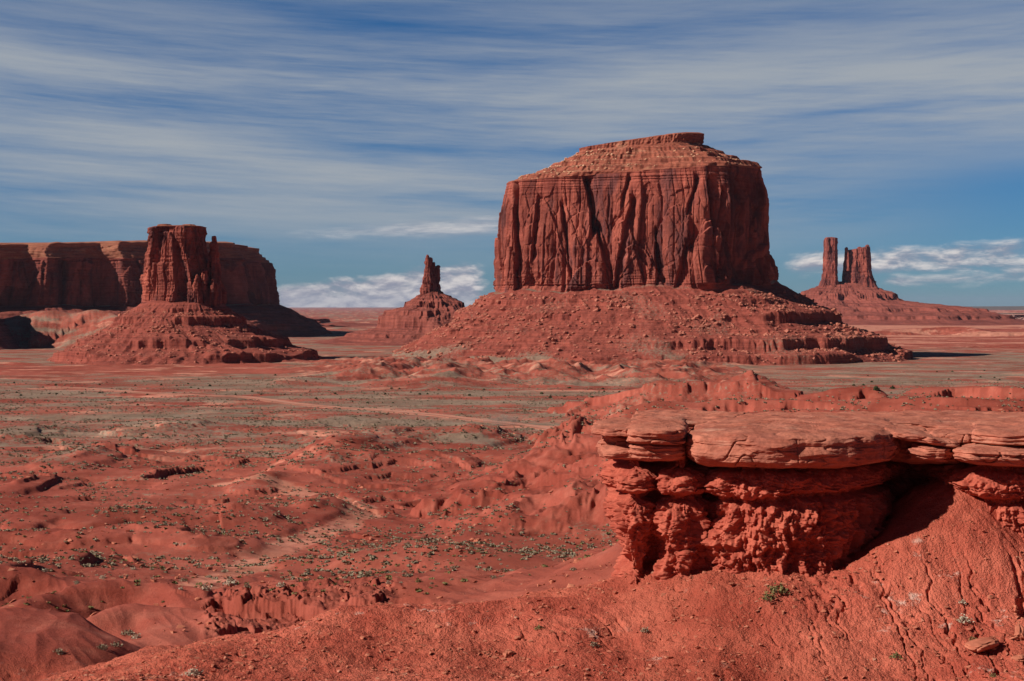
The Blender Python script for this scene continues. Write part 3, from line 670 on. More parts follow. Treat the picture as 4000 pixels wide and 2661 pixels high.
def big_butte():
    plan = smooth_plan([(-1, -0.15), (-0.93, -0.42), (-0.55, -0.62), (-0.2, -0.72), (0.15, -0.86), (0.5, -1.0), (0.68, -0.92), (0.86, -0.62), (1.0, -0.35), (1.0, 0.25), (0.7, 0.8), (0.1, 1.0), (-0.6, 0.85), (-0.95, 0.4)], 1900, 0.012)
    D = 1950
    lv = [(1330, 1455, 3680, 1455, 330, .75, -20), (1500, 1408, 3560, 1415, 290, .6, -15), (1600, 1352, 3450, 1357, 258, .5, -12), (1740, 1272, 3325, 1287, 215, .4, -8), (1840, 1202, 3195, 1212, 180, .3, -4), (1930, 1140, 3006, 1105, 142, .05, 0),
          (1945, 1000, 2982, 1000, 136, 0, 0), (1965, 820, 2976, 800, 131, 0, 0), (1978, 722, 2950, 672, 126, 0, 0),
          (2015, 708, 2942, 654, 120, .05, 0), (2095, 680, 2890, 636, 104, .15, 0), (2200, 632, 2815, 606, 82, .2, 0), (2258, 602, 2735, 572, 62, .25, -6),
          (2262, 598, 2738, 566, 60, .25, -6), (2262, 586, 2746, 532, 60, .25, -6), (2300, 580, 2730, 526, 54, .3, -6), (2560, 552, 2570, 545, 1, .3, -6)]
    rows = [26, 40, 60, 55, 50, 80, 110, 60, 12, 30, 40, 24, 3, 16, 4, 10]
    X, Y, Z, T = body(plan, D, lv, rows)
    ref = int(np.argmin(np.abs(T-7))); nx, ny, s = normals(X, Y, ref)
    Sg = np.broadcast_to(s, X.shape); Tg = T[:, None]
    wc = ss(Tg, 4.85, 5.15)*(1-ss(Tg, 7.9, 8.1))
    # cliff foot rises and falls
    Z += ss(Tg, 4.0, 5.0)*(1-ss(Tg, 5.0, 5.9))*(7*pn(Sg/60, 0.3, 1) + 3*pn(Sg/18, 0.7, 1))
    fl = flutes(Sg, Z, (82, 37, 17, 8), (0.14, 0.08, .06, .10), 3) *.8 + slabs(Sg, Z, -2., 160., seed=9) + facets(Sg, Z, 22, .10, 5)
    fl = fl - np.percentile(fl, 72, axis=1, keepdims=True)
    fl = fl + (1-ss(Tg, 5.0, 6.4))*3.5*(ridge(Sg/16, Z/60, 4, 3)-0.35)*1.0
    near_top = ss(Tg, 7.1, 7.9)
    disp = wc*(fl*(1-0.65*near_top))
    beds = pn(0.2, 0.1, Z/2.2)*1.3 + pn(Sg/90, 0.1, Z/1.2)*0.8
    disp = disp + beds*(wc*(near_top*1.1 + (1-ss(Tg, 5.0, 5.6))*1.4))
    # the great clefts of the face: (px at top, px at bottom, y top, y bottom, half width m, depth m)
    front = (np.broadcast_to(plan[1], X.shape) < 0.1)
    PX = 2000 + F*X/Y; PY = 1197 - F*Z/Y
    for xt, xb, yt, yb, w, dp in ((2008, 2012, 725, 1140, 3.5, 14), (2285, 2320, 690, 900, 5, 18), (2330, 2390, 880, 1150, 3.5, 10), (2455, 2430, 690, 800, 3, 8), (2470, 2400, 780, 1150, 5, 15), (2715, 2690, 690, 830, 4, 10), (2770, 2790, 700, 900, 5, 16), (2830, 2800, 740, 1080, 4, 12),
                                 (2690, 2640, 950, 1130, 6, 12), (2560, 2570, 900, 1130, 4, 9), (2190, 2230, 800, 1080, 4, 9), (2880, 2900, 700, 1100, 5, 14), (2100, 2080, 780, 1000, 3.5, 7), (2960, 2985, 820, 1090, 5, 10)):
        tt = np.clip((PY-yt)/(yb-yt), 0, 1); xc = xt + (xb-xt)*tt + 5*pn(PY/60, xt*0.1, 0)
        ww = w*F/D*(0.75+0.5*pn(PY/70, xt, 2))
        u_ = (PX-xc)/ww + 1; g = ss(u_, 0, .35)*np.exp(-(np.maximum(u_, 0)/2.6)**2)*ss(PY, yt-25, yt+10)*(1-ss(PY, yb-10, yb+30))
        disp = disp - dp*g*wc*front
    # talus: gullies, cones, hard beds
    wt = 1-ss(Tg, 4.8, 5.0)
    cone = (ridge(Sg/75, Tg*0.5, 2, 4, 0.55)-0.55)
    low = ss(Tg, 0.2, 2.0)
    lift = wt*low*(cone*12*np.sin(np.clip(Tg/5, 0, 1)*math.pi) + 1.6*fbm(X/16, Y/16, Z/16, 4, 0.65) + .6*pn(X/4, Y/4, Z/4))
    Z = Z + lift
    bz = Z + 2*pn(Sg/60, 2, 2); Z = Z + wt*low*(terr(bz, 7.5, .13, .2)-bz)*(.12+.35*ss(pn(Sg/70, Z/20, 31), -.1, .4))
    mm = lambda sd, lo: ss(pn(Sg/85, sd, 0) + 0.35*pn(Sg/14, sd, 3), lo, lo+0.25)
    rgt = ss(PX, 2350, 2800)
    zs = lambda py: P(0, py, 1780)[2]
    wob = 3*pn(Sg/50, 5, 5) + 0.8*pn(Sg/9, 5, 5)
    for py, h, wv_, msk in ((1180, 6, 9, mm(1.3, .0)), (1243, 12, 13, np.clip(mm(4.3, .1)*.6+ss(PX, 2950, 3050)+mm(3.1, -.1)*(PX < 1900), 0, 1)), (1300, 5, 9, mm(6.7, 0.0)), (1345, 15, 13, np.clip(mm(2.3, -.05)*.5+rgt*mm(5.1, -.35), 0, 1)), (1398, 12, 10, np.clip(rgt*mm(8.1, -.3)+.5*mm(7.7, 0.05), 0, 1))):
        Z = Z + wt*shelf(Z+wob, zs(py), h, wv_, msk)
    disp = disp + wt*low*(3.0*pn(Sg/11, 2.2, Z/30) + 1.2*pn(Sg/4, 1.1, Z/12))
    # terraced slopes above the rim
    wu = ss(Tg, 8.0, 8.3)*(1-ss(Tg, 11.6, 12.0))
    zt = terr(Z + 1.3*pn(Sg/40, 3, 3), 8.5, 0.10, 0.15)
    wz = wu*(.25+.55*ss(pn(Sg/45, Z/9, 12), -.3, .3)); Z = Z*(1-wz) + zt*wz + wu*1.5*fbm(X/9, Y/9, 2, 4, 0.65)
    disp = disp + wu*(5*pn(Sg/26, 9.9, Tg*0.5) + 2*pn(Sg/7, 9.9, Tg))
    wcap = ss(Tg, 12.0, 12.6)
    disp = disp + wcap*(1-ss(Tg, 15, 15.6))*(2.2*pn(Sg/22, 7.7, Z/14) + 1.4*pn(Sg/7, 1.7, Z/4))
    X = X + nx*disp; Y = Y + ny*disp
    org = (P(2490, 1200, D)[0], D, -69.0)
    root = empty('butte', org, label='massive flat topped red butte with fluted cliffs, the largest of all', cat='butte')
    mk = np.where((Tg > 4.9) & (Tg < 8.05), panel_tone(Sg, Z, 26), 0)*1.0
    mk = mk + np.clip(0.42*ss(pn(Sg/45, Tg, 6), -.3, .5)*wt + 0.95*(1-ss(Tg, 0.8, 2.4))*ss(PX, 3000, 2500)*ss(pn(Sg/30, Tg*2, 4), -.4, .2) + 0*X, 0, 1)*(Tg < 4.95)
    mk = np.clip(mk, 0, 1)
    split_parts(root, X, Y, Z, T, [('talus_slope', 0, 5, M['talus']), ('cliff', 5, 8, M['cliff']), ('upper_slope', 8, 12, M['upper']), ('summit_cap', 12, 99, M['upper'])], mk, org)
    i = np.where(T < 4.7)[0]; SCATTER['big'] = (X[i], Y[i], Z[i])
    i = np.where((T > 8.5) & (T < 11.9))[0]; SCATTER['bigtop'] = (X[i], Y[i], Z[i])
big_butte()

def simple_body(root, origin, D, plan, lv, rows, parts, cl=(None, None), widths=(50, 24, 11, 6), kf=0.28, seed=1, shelves=(), tal=(None, None), gam=18, up=(None, None), cover=0.4, saw=None, small=1.0, beds_amp=1.0, steps=5.0, foot=4, slab_k=.13):
    X, Y, Z, T = body(plan, D, lv, rows)
    ref = int(np.argmin(np.abs(T-(cl[0]+cl[1])/2))) if cl[0] is not None else len(T)//2
    nx, ny, s = normals(X, Y, ref); Sg = np.broadcast_to(s, X.shape); Tg = T[:, None]; disp = 0*X; mk = 0*X
    if cl[0] is not None:
        wc = ss(Tg, cl[0]-.12, cl[0]+.12)*(1-ss(Tg, cl[1]-.15, cl[1]+.12))
        mk = mk + panel_tone(Sg, Z, widths[0]*.45)*(Tg > cl[0]-.1)
        if foot: Z = Z + foot*pn(Sg/40, .3, seed)*ss(Tg, cl[0]-1, cl[0])*(1-ss(Tg, cl[0], cl[0]+.8))
        fl = flutes(Sg, Z, widths, kf, seed); zr = Z[(T > cl[0]) & (T < cl[1])]
        if slab_k: fl = .55*fl + slabs(Sg, Z, zr.min(), zr.max(), tuple(w*1.1 for w in widths), slab_k, seed)
        fl = fl + facets(Sg, Z, widths[1]*.8, .12, seed)
        fl = fl - np.percentile(fl, 72, axis=1, keepdims=True); disp = disp + wc*fl
        disp = disp + wc*beds_amp*(pn(0.3, .2, Z/2.5)*.8*small + pn(Sg/60, .1, Z/1.6)*.5*small)
        if saw is not None:
            q = s/saw[0] + 0.25*pn(s/saw[0]*.6, 1.1, 2.2); f = q-np.floor(q)
            disp = disp + (saw[1]*(np.where(f < .28, f/.28, (1-f)/.72)-1))[None, :]*ss(Tg, cl[0]-.7, cl[0])*(1-0.35*ss(Tg, cl[1], cl[1]+1.5))*(1-ss(Tg, T[-1]-.9, T[-1]-.1))
    if tal[0] is not None:
        wt = 1-ss(Tg, tal[1]-.25, tal[1]+.02); low = ss(Tg, 0.1, 1.2)
        cone = ridge(Sg/(60*small)+seed, Tg*.5, seed, 4, .55)-.55
        Z = Z + wt*low*(cone*gam*np.sin(np.clip(Tg/tal[1], 0, 1)*math.pi) + small*(1.3*fbm(X/(14*small), Y/(14*small), Z/14, 4, .65)))
        bz = Z + 1.5*small*pn(Sg/(50*small), 2, 2); Z = Z + wt*low*(terr(bz, 6.5*small, .13, .2)-bz)*(.14+.35*ss(pn(Sg/(60*small), Z/20, 31), -.1, .4))
        wob = small*(2.5*pn(Sg/45, 5, seed) + .7*pn(Sg/8, 5, seed))
        for py, h, w, lo in shelves:
            zc = P(0, py, D*0.93)[2]; m = ss(pn(Sg/(70*small), seed+py*.013, 0)+.3*pn(Sg/(12*small), seed, 3), lo, lo+.25)
            Z = Z + wt*shelf(Z+wob, zc, h, w, m)
        disp = disp + wt*low*small*(2.5*pn(Sg/10, 2.2, Z/30) + 1.0*pn(Sg/4, 1.1, Z/12))
        mk = mk + cover*ss(pn(Sg/40, Tg, seed), -.3, .5)*wt
    if up[0] is not None:
        wu = ss(Tg, up[0], up[0]+.3)*(1-ss(Tg, up[1]-.3, up[1]))
        zt = terr(Z + pn(Sg/40, 3, 3), steps, .12, .15); Z = Z*(1-wu*.8)+zt*wu*.8 + wu*.8*fbm(X/8, Y/8, 2, 4, .65)
        disp = disp + wu*(4*pn(Sg/30, 9.9, Tg*.5) + 1.6*pn(Sg/7, 9.9, Tg))*small
        Z = Z + ss(Tg, up[1]-.2, up[1]+.2)*(1-ss(Tg, T[-1]-.8, T[-1]))*1.6*small*pn(Sg/25, 1, 1)
    X = X+nx*disp; Y = Y+ny*disp
    split_parts(root, X, Y, Z, T, parts, np.clip(mk, 0, 1), origin)
    return X, Y, Z, T

def left_butte():
    D = 1850; org = (P(730, 1200, D)[0], D, -69.0)
    root = empty('butte', org, label='block shaped red butte with a thin finger spire at its right', cat='butte')
    pt = smooth_plan([(-1, -.2), (-.7, -.75), (0, -1), (.6, -.9), (1, -.35), (1, .3), (.5, .9), (-.4, 1), (-.9, .5)], 1100, .02)
    X, Y, Z, T = simple_body(root, org, D, pt, [(140, 1450, 1310, 1450, 205, .8, -5), (215, 1402, 1268, 1410, 182, .7, -3), (305, 1352, 1190, 1372, 150, .5, 0), (405, 1300, 1015, 1300, 110, .4, 0), (482, 1245, 930, 1242, 84, .3, 0), (566, 1180, 870, 1190, 56, .15, 0), (640, 1150, 800, 1150, 20, 0, 0)],
        [18, 42, 50, 50, 50, 6], [('talus_slope', 0, 9, M['talus'])], tal=(0, 5), shelves=((1395, 10, 9, -.2), (1345, 9, 9, -.15), (1258, 8, 7, -.3), (1215, 3, 4, -.2)), gam=8, seed=11, cover=.35)
    i = np.where(T < 4.5)[0]; SCATTER['left'] = (X[i], Y[i], Z[i])
    pc = smooth_plan([(-1, -.35), (-.8, -.75), (-.2, -.9), (.45, -1), (.62, -.7), (1, -.5), (1, .5), (.2, 1), (-.7, .8)], 800, .012)
    simple_body(root, org, D, pc, [(560, 1200, 872, 1200, 50, .1, 0), (565, 1178, 868, 1185, 50, .1, 0), (569, 1140, 866, 1140, 46, 0, 0), (574, 1060, 844, 1062, 42, 0, 0), (588, 965, 812, 990, 38, 0, 0), (596, 900, 801, 905, 34, 0, 0), (601, 888, 797, 886, 32, 0, 0), (640, 884, 770, 882, 20, .2, 0), (700, 884, 705, 884, 1, 0, 0)],
        [8, 30, 50, 55, 40, 10, 8, 6], [('cliff', 0, 6, M['cliff']), ('summit_cap', 6, 99, M['summit'])], cl=(1, 5.8), widths=(40, 19, 9, 5), kf=(.30, .34, .36, .36), seed=23, foot=0)
    for nm, x0, x1, yt, w in (('summit_block', 628, 682, 878, 12), ('summit_block', 722, 772, 879, 12)):
        simple_body(root, org, D, pc, [(x0-6, 892, x1+6, 892, w+2, .3, -8), (x0, 884, x1, 884, w, .3, -8), (x0+6, yt, x1-10, yt, w-2, .3, -8), ((x0+x1)/2, yt-2, (x0+x1)/2+2, yt-2, .5, .3, -8)], [5, 6, 4], [(nm, 0, 9, M['summit'])], cl=(0, 2), widths=(12, 5), kf=.35, seed=5, foot=0)
    ps = smooth_plan([(-1, 0), (-.5, -.9), (.5, -1), (1, 0), (.4, 1), (-.6, .9)], 200, .03)
    simple_body(root, org, D, ps, [(838, 1200, 876, 1200, 18, .2, -12), (828, 1100, 868, 1100, 14, .1, -10), (825, 1050, 862, 1050, 11, 0, -8), (826, 955, 857, 960, 8, 0, -6), (834, 944, 850, 944, 5, 0, -6), (832, 932, 851, 932, 5, 0, -6), (834, 924, 849, 924, 4, 0, -6), (841, 922, 843, 922, .4, 0, -6)],
        [20, 25, 40, 8, 6, 5, 3], [('spire', 0, 99, M['cliff'])], cl=(0, 6.5), widths=(16, 8, 4), kf=.3, seed=31, foot=0)
    for k, (x0, x1, yt, sh, sd) in enumerate(((796, 834, 1052, -26, 3), (776, 812, 1076, -34, 4), (812, 838, 1018, -12, 5), (836, 866, 1090, -26, 6))):
        simple_body(root, org, D, ps, [(x0-6, 1200, x1+6, 1200, 13, .2, sh), (x0, 1130, x1, 1130, 11, .1, sh), (x0+4, yt+20, x1-4, yt+26, 8, 0, sh), (x0+10, yt, x1-10, yt+8, 4, 0, sh), ((x0+x1)/2-1, yt-2, (x0+x1)/2+1, yt-2, .4, 0, sh)],
            [20, 40, 14, 4], [('buttress', 0, 99, M['cliff'])], cl=(0, 3), widths=(14, 7, 3.5), kf=.4, seed=40+sd, foot=0)
left_butte()

def back_mesa():
    D = 3000; org = (P(200, 1200, D)[0], D, -69.0)
    root = empty('mesa', org, label='long shadowed flat topped mesa reaching in from the left edge behind the block shaped butte', cat='mesa')
    pm = smooth_plan([(-1, -1), (-.8, -.95), (-.72, -.75), (-.2, -.55), (.3, -.36), (.72, -.22), (.9, -.12), (1, .1), (1, .5), (.8, .9), (0, 1), (-.8, 1), (-1, .6)], 2200, .006)
    k1, k0 = 1.10, .80                          # the right end stands farther off than the left
    lv = [(-1700, 1197+(yl-1197)*k0, 2000+(xr-2000)*k1, 1197+(yr-1197)*k1, hy, rd, 250) for yl, xr, yr, hy, rd in (
        (1450, 1330, 1345, 960, .05), (1400, 1220, 1318, 900, .04), (1340, 1150, 1270, 860, .03), (1260, 1080, 1225, 820, .02), (1200, 1008, 1190, 780, 0),
        (1130, 1002, 1120, 775, 0), (1035, 992, 1040, 770, 0), (1010, 975, 1010, 760, 0), (985, 935, 980, 730, 0), (972, 924, 967, 715, 0), (960, 926, 950, 715, 0), (956, 890, 945, 680, 0), (952, 10, 952, 1, 0))]
    lv = [(x0 + i*45 if i < 12 else 0, a_, b_, c_, d_, e_, f_) for i, (x0, a_, b_, c_, d_, e_, f_) in enumerate(lv)]
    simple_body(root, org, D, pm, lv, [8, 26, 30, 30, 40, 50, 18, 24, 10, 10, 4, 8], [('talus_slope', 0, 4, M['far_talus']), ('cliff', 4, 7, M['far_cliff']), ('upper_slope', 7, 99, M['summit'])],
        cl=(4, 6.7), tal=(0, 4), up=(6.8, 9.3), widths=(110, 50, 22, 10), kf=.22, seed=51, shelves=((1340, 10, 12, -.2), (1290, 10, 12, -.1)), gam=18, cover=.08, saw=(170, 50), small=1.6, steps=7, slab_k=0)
    pp = smooth_plan([(-1, -.6), (-.3, -1), (.6, -.9), (1, -.3), (.9, .6), (0, 1), (-1, .8)], 500, .02)
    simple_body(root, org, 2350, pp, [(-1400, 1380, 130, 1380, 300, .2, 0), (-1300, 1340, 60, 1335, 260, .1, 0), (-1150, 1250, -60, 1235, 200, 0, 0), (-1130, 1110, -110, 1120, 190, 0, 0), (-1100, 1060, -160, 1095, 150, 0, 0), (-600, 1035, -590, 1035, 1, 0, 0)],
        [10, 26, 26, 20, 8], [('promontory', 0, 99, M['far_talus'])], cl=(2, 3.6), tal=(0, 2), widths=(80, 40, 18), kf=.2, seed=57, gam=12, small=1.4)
back_mesa()

def spire_butte():
    D = 2700; org = (P(1680, 1200, D)[0], D, -69.0)
    root = empty('butte', org, label='distant thin jagged spire on a dark conical slope', cat='butte')
    pt = smooth_plan([(-1, .1), (-.55, -.6), (.1, -1), (.7, -.7), (1, -.1), (.5, .8), (-.4, 1)], 800, .02)
    lv = [(1120, 1352, 2150, 1352, 260, .6, 0), (1260, 1330, 2060, 1335, 225, .5, 0), (1400, 1300, 1990, 1300, 180, .4, 0), (1470, 1262, 1900, 1255, 140, .3, 0), (1560, 1214, 1835, 1208, 95, .3, 0), (1600, 1185, 1790, 1182, 65, .3, 0), (1642, 1150, 1735, 1150, 32, .3, 0), (1665, 1135, 1712, 1135, 12, .3, 0)]
    simple_body(root, org, D, pt, lv, [10, 26, 30, 34, 24, 24, 8], [('talus_slope', 0, 99, M['far_talus'])], tal=(0, 6.9), gam=16, seed=61, shelves=((1312, 6, 12, -.5), (1258, 20, 18, -.3), (1222, 8, 12, -.2), (1190, 8, 10, -.1)), cover=.1, small=1.2)
    ps = smooth_plan([(-1, 0), (-.6, -.9), (.5, -1), (1, -.2), (.4, 1), (-.6, .9)], 220, .03)
    for nm, x0b, x1b, x0t, x1t, yt, hy, sh, sd in (('pinnacle', 1642, 1690, 1665, 1676, 996, 20, -8, 1), ('pinnacle', 1660, 1708, 1674, 1688, 1006, 20, 0, 2), ('pinnacle', 1680, 1716, 1689, 1699, 1024, 18, 4, 3), ('pinnacle', 1696, 1722, 1704, 1717, 1036, 16, 6, 4)):
        m_ = lambda a, b_, t: a+(b_-a)*t
        simple_body(root, org, D, ps, [(x0b, 1175, x1b+4, 1175, hy, .2, sh), (x0b+2, 1135, x1b, 1135, hy*.9, .2, sh), (m_(x0b, x0t, .35), 1090, m_(x1b, x1t, .4), 1090, hy*.7, 0, sh), (m_(x0b, x0t, .85), 1040, m_(x1b, x1t, .8), 1040, hy*.45, 0, sh), (x0t, yt+3, x1t, yt+3, hy*.3, 0, sh), (x0t+4, yt, x1t-4, yt, 2, 0, sh), ((x0t+x1t)/2, yt-1, (x0t+x1t)/2+1, yt-1, .3, 0, sh)],
            [8, 18, 20, 22, 3, 2], [(nm, 0, 99, M['far_cliff'])], cl=(0, 5), widths=(22, 11, 6), kf=.34, seed=70+sd, foot=0)
spire_butte()

def twin_butte():
    D = 6000; org = (P(3320, 1200, D)[0], D, -69.0)
    root = empty('butte', org, label='distant twin rock towers, one slim and one wide, on a shared slope', cat='butte')
    pt = smooth_plan([(-1, -.1), (-.6, -.7), (.1, -1), (.7, -.6), (1, .1), (.5, .8), (-.4, 1)], 900, .02)
    lv = [(2800, 1270, 4080, 1262, 900, .5, 0), (2900, 1250, 3960, 1245, 760, .4, 0), (3000, 1220, 3840, 1218, 620, .4, 0), (3078, 1185, 3680, 1198, 420, .3, 0), (3130, 1155, 3540, 1180, 280, .3, 0), (3185, 1125, 3460, 1145, 170, .3, 0), (3215, 1108, 3405, 1112, 80, .3, 0), (3260, 1100, 3350, 1100, 20, .3, 0)]
    simple_body(root, org, D, pt, lv, [12, 26, 30, 26, 24, 14, 6], [('talus_slope', 0, 99, M['far_talus'])], tal=(0, 6.9), gam=26, seed=81, shelves=((1238, 10, 22, -.4), (1212, 10, 20, -.3), (1155, 18, 24, -.35)), cover=.1, small=2.4)
    ps = smooth_plan([(-1, .1), (-.72, -.6), (.35, -1), (1, -.55), (.8, .9), (-.6, .9)], 260, .02)
    simple_body(root, org, D, ps, [(3182, 1135, 3274, 1135, 48, .2, -40), (3197, 1108, 3268, 1110, 42, .1, -40), (3206, 1060, 3263, 1060, 36, 0, -40), (3212, 940, 3262, 940, 33, 0, -40), (3214, 932, 3263, 934, 34, 0, -40), (3220, 929, 3256, 931, 24, 0, -40), (3238, 928, 3241, 928, 1, 0, -40)],
        [8, 24, 34, 4, 3, 3], [('tower', 0, 99, M['far_cliff'])], cl=(0, 4.4), widths=(46, 22, 11), kf=.22, seed=84, foot=0)
    pw = smooth_plan([(-1, .1), (-.8, -.5), (-.55, -.62), (-.4, -.8), (.6, -1), (1, -.6), (.9, .8), (-.6, .9)], 420, .012)
    simple_body(root, org, D, pw, [(3268, 1140, 3428, 1140, 90, .1, -10), (3284, 1108, 3416, 1116, 80, 0, -10), (3291, 1050, 3400, 1060, 70, 0, -10), (3302, 990, 3391, 985, 60, 0, -10), (3308, 978, 3390, 966, 54, 0, -10), (3325, 976, 3385, 963, 40, 0, -10), (3350, 974, 3354, 972, 1, 0, -10)],
        [10, 26, 30, 6, 4, 3], [('tower', 0, 99, M['far_cliff'])], cl=(0, 4.4), widths=(60, 28, 12), kf=.3, seed=88, foot=0)
    for x0, x1, yt, sh in ((3291, 3304, 968, -40), (3376, 3391, 957, -20), (3340, 3356, 966, -40)):
        simple_body(root, org, D, ps, [(x0-3, 1060, x1+6, 1060, 22, 0, sh), (x0, 990, x1+2, 990, 16, 0, sh), (x0+1, yt+2, x1-1, yt+2, 9, 0, sh), ((x0+x1)/2, yt-1, (x0+x1)/2+1, yt-1, 1, 0, sh)], [10, 12, 3], [('pinnacle', 0, 99, M['far_cliff'])], cl=(0, 2), widths=(18, 8), kf=.3, seed=int(x0) % 97, foot=0)
twin_butte()

M['pink_cliff'] = rock_mat('pale_pink_beds', (0.44, 0.19, 0.15), (0.60, 0.34, 0.28), (0.2, 0.08, 0.08), k=3, streak=0.0, strata=.7, bump=2.0, cover=(0.36, 0.26, 0.22))
M['blue_hill'] = plain_mat('far_ridge', (0.10, 0.08, 0.07), (0.16, 0.12, 0.10), .001)
def low_mesa(D, lv, rows, label, mats, seed, shelves=(), name='mesa', small=2.0, gam=10, widths=(120, 60, 30), n=1400, plan=None):
    x0, x1 = lv[0][0], lv[0][2]; org = (P((x0+x1)/2, 1200, D)[0], D, -69.0)
    root = empty(name, org, label=label, cat='mesa')
    pl = smooth_plan(plan or [(-1, 0), (-.85, -.5), (-.5, -.8), (-.2, -.6), (.1, -1), (.5, -.7), (.8, -.9), (1, -.2), (.9, .8), (-.8, .8)], n, .012)
    simple_body(root, org, D, pl, lv, rows, mats, cl=(2, 3), tal=(0, 2), widths=widths, kf=.3, seed=seed, shelves=shelves, small=small, gam=gam, cover=.2, foot=0)
low_mesa(7500, [(3150, 1262, 5200, 1262, 1500, .1, 400), (3300, 1246, 5000, 1246, 1300, .05, 400), (3420, 1238, 4900, 1236, 1150, 0, 400), (3430, 1230, 4890, 1226, 1140, 0, 400), (4000, 1227, 4400, 1224, 300, 0, 400)], [14, 12, 12, 6],
         'far low pink banded bench at the right edge under the horizon', [('slope', 0, 2, M['pink_cliff']), ('rim', 2, 9, M['pink_cliff'])], 91)
low_mesa(5000, [(900, 1285, 1560, 1285, 420, .2, 0), (1000, 1270, 1480, 1275, 360, .2, 0), (1080, 1254, 1262, 1262, 250, 0, 0), (1085, 1240, 1255, 1248, 240, 0, 0), (1120, 1239, 1200, 1243, 60, 0, 0)], [14, 14, 10, 6],
         'far low red mesa between the shadowed mesa and the thin spire', [('slope', 0, 2, M['far_talus']), ('rim', 2, 9, M['far_cliff'])], 95)
low_mesa(30000, [(3300, 1212, 5600, 1212, 5000, .2, 0), (3500, 1206, 5500, 1205, 4600, .2, 0), (3640, 1201, 5400, 1198, 4000, .1, 0), (3700, 1199, 5300, 1192, 3800, .1, 0), (4300, 1196, 4600, 1189, 900, 0, 0)], [6, 6, 6, 4],
         'thin blue ridge on the horizon at the right edge', [('ridge', 0, 9, M['blue_hill'])], 97, small=6, gam=20, widths=(600, 300), n=600)

# ------------------------------------------------------------------ foreground ledge
LED = (P(3200, 2000, 100)[0], 100.0, -18.0)
ledge = empty('rock_ledge', LED, label='overhanging foreground ledge, smooth sandstone caprock on a knobbly crumbling red mudstone wall', cat='rock ledge')

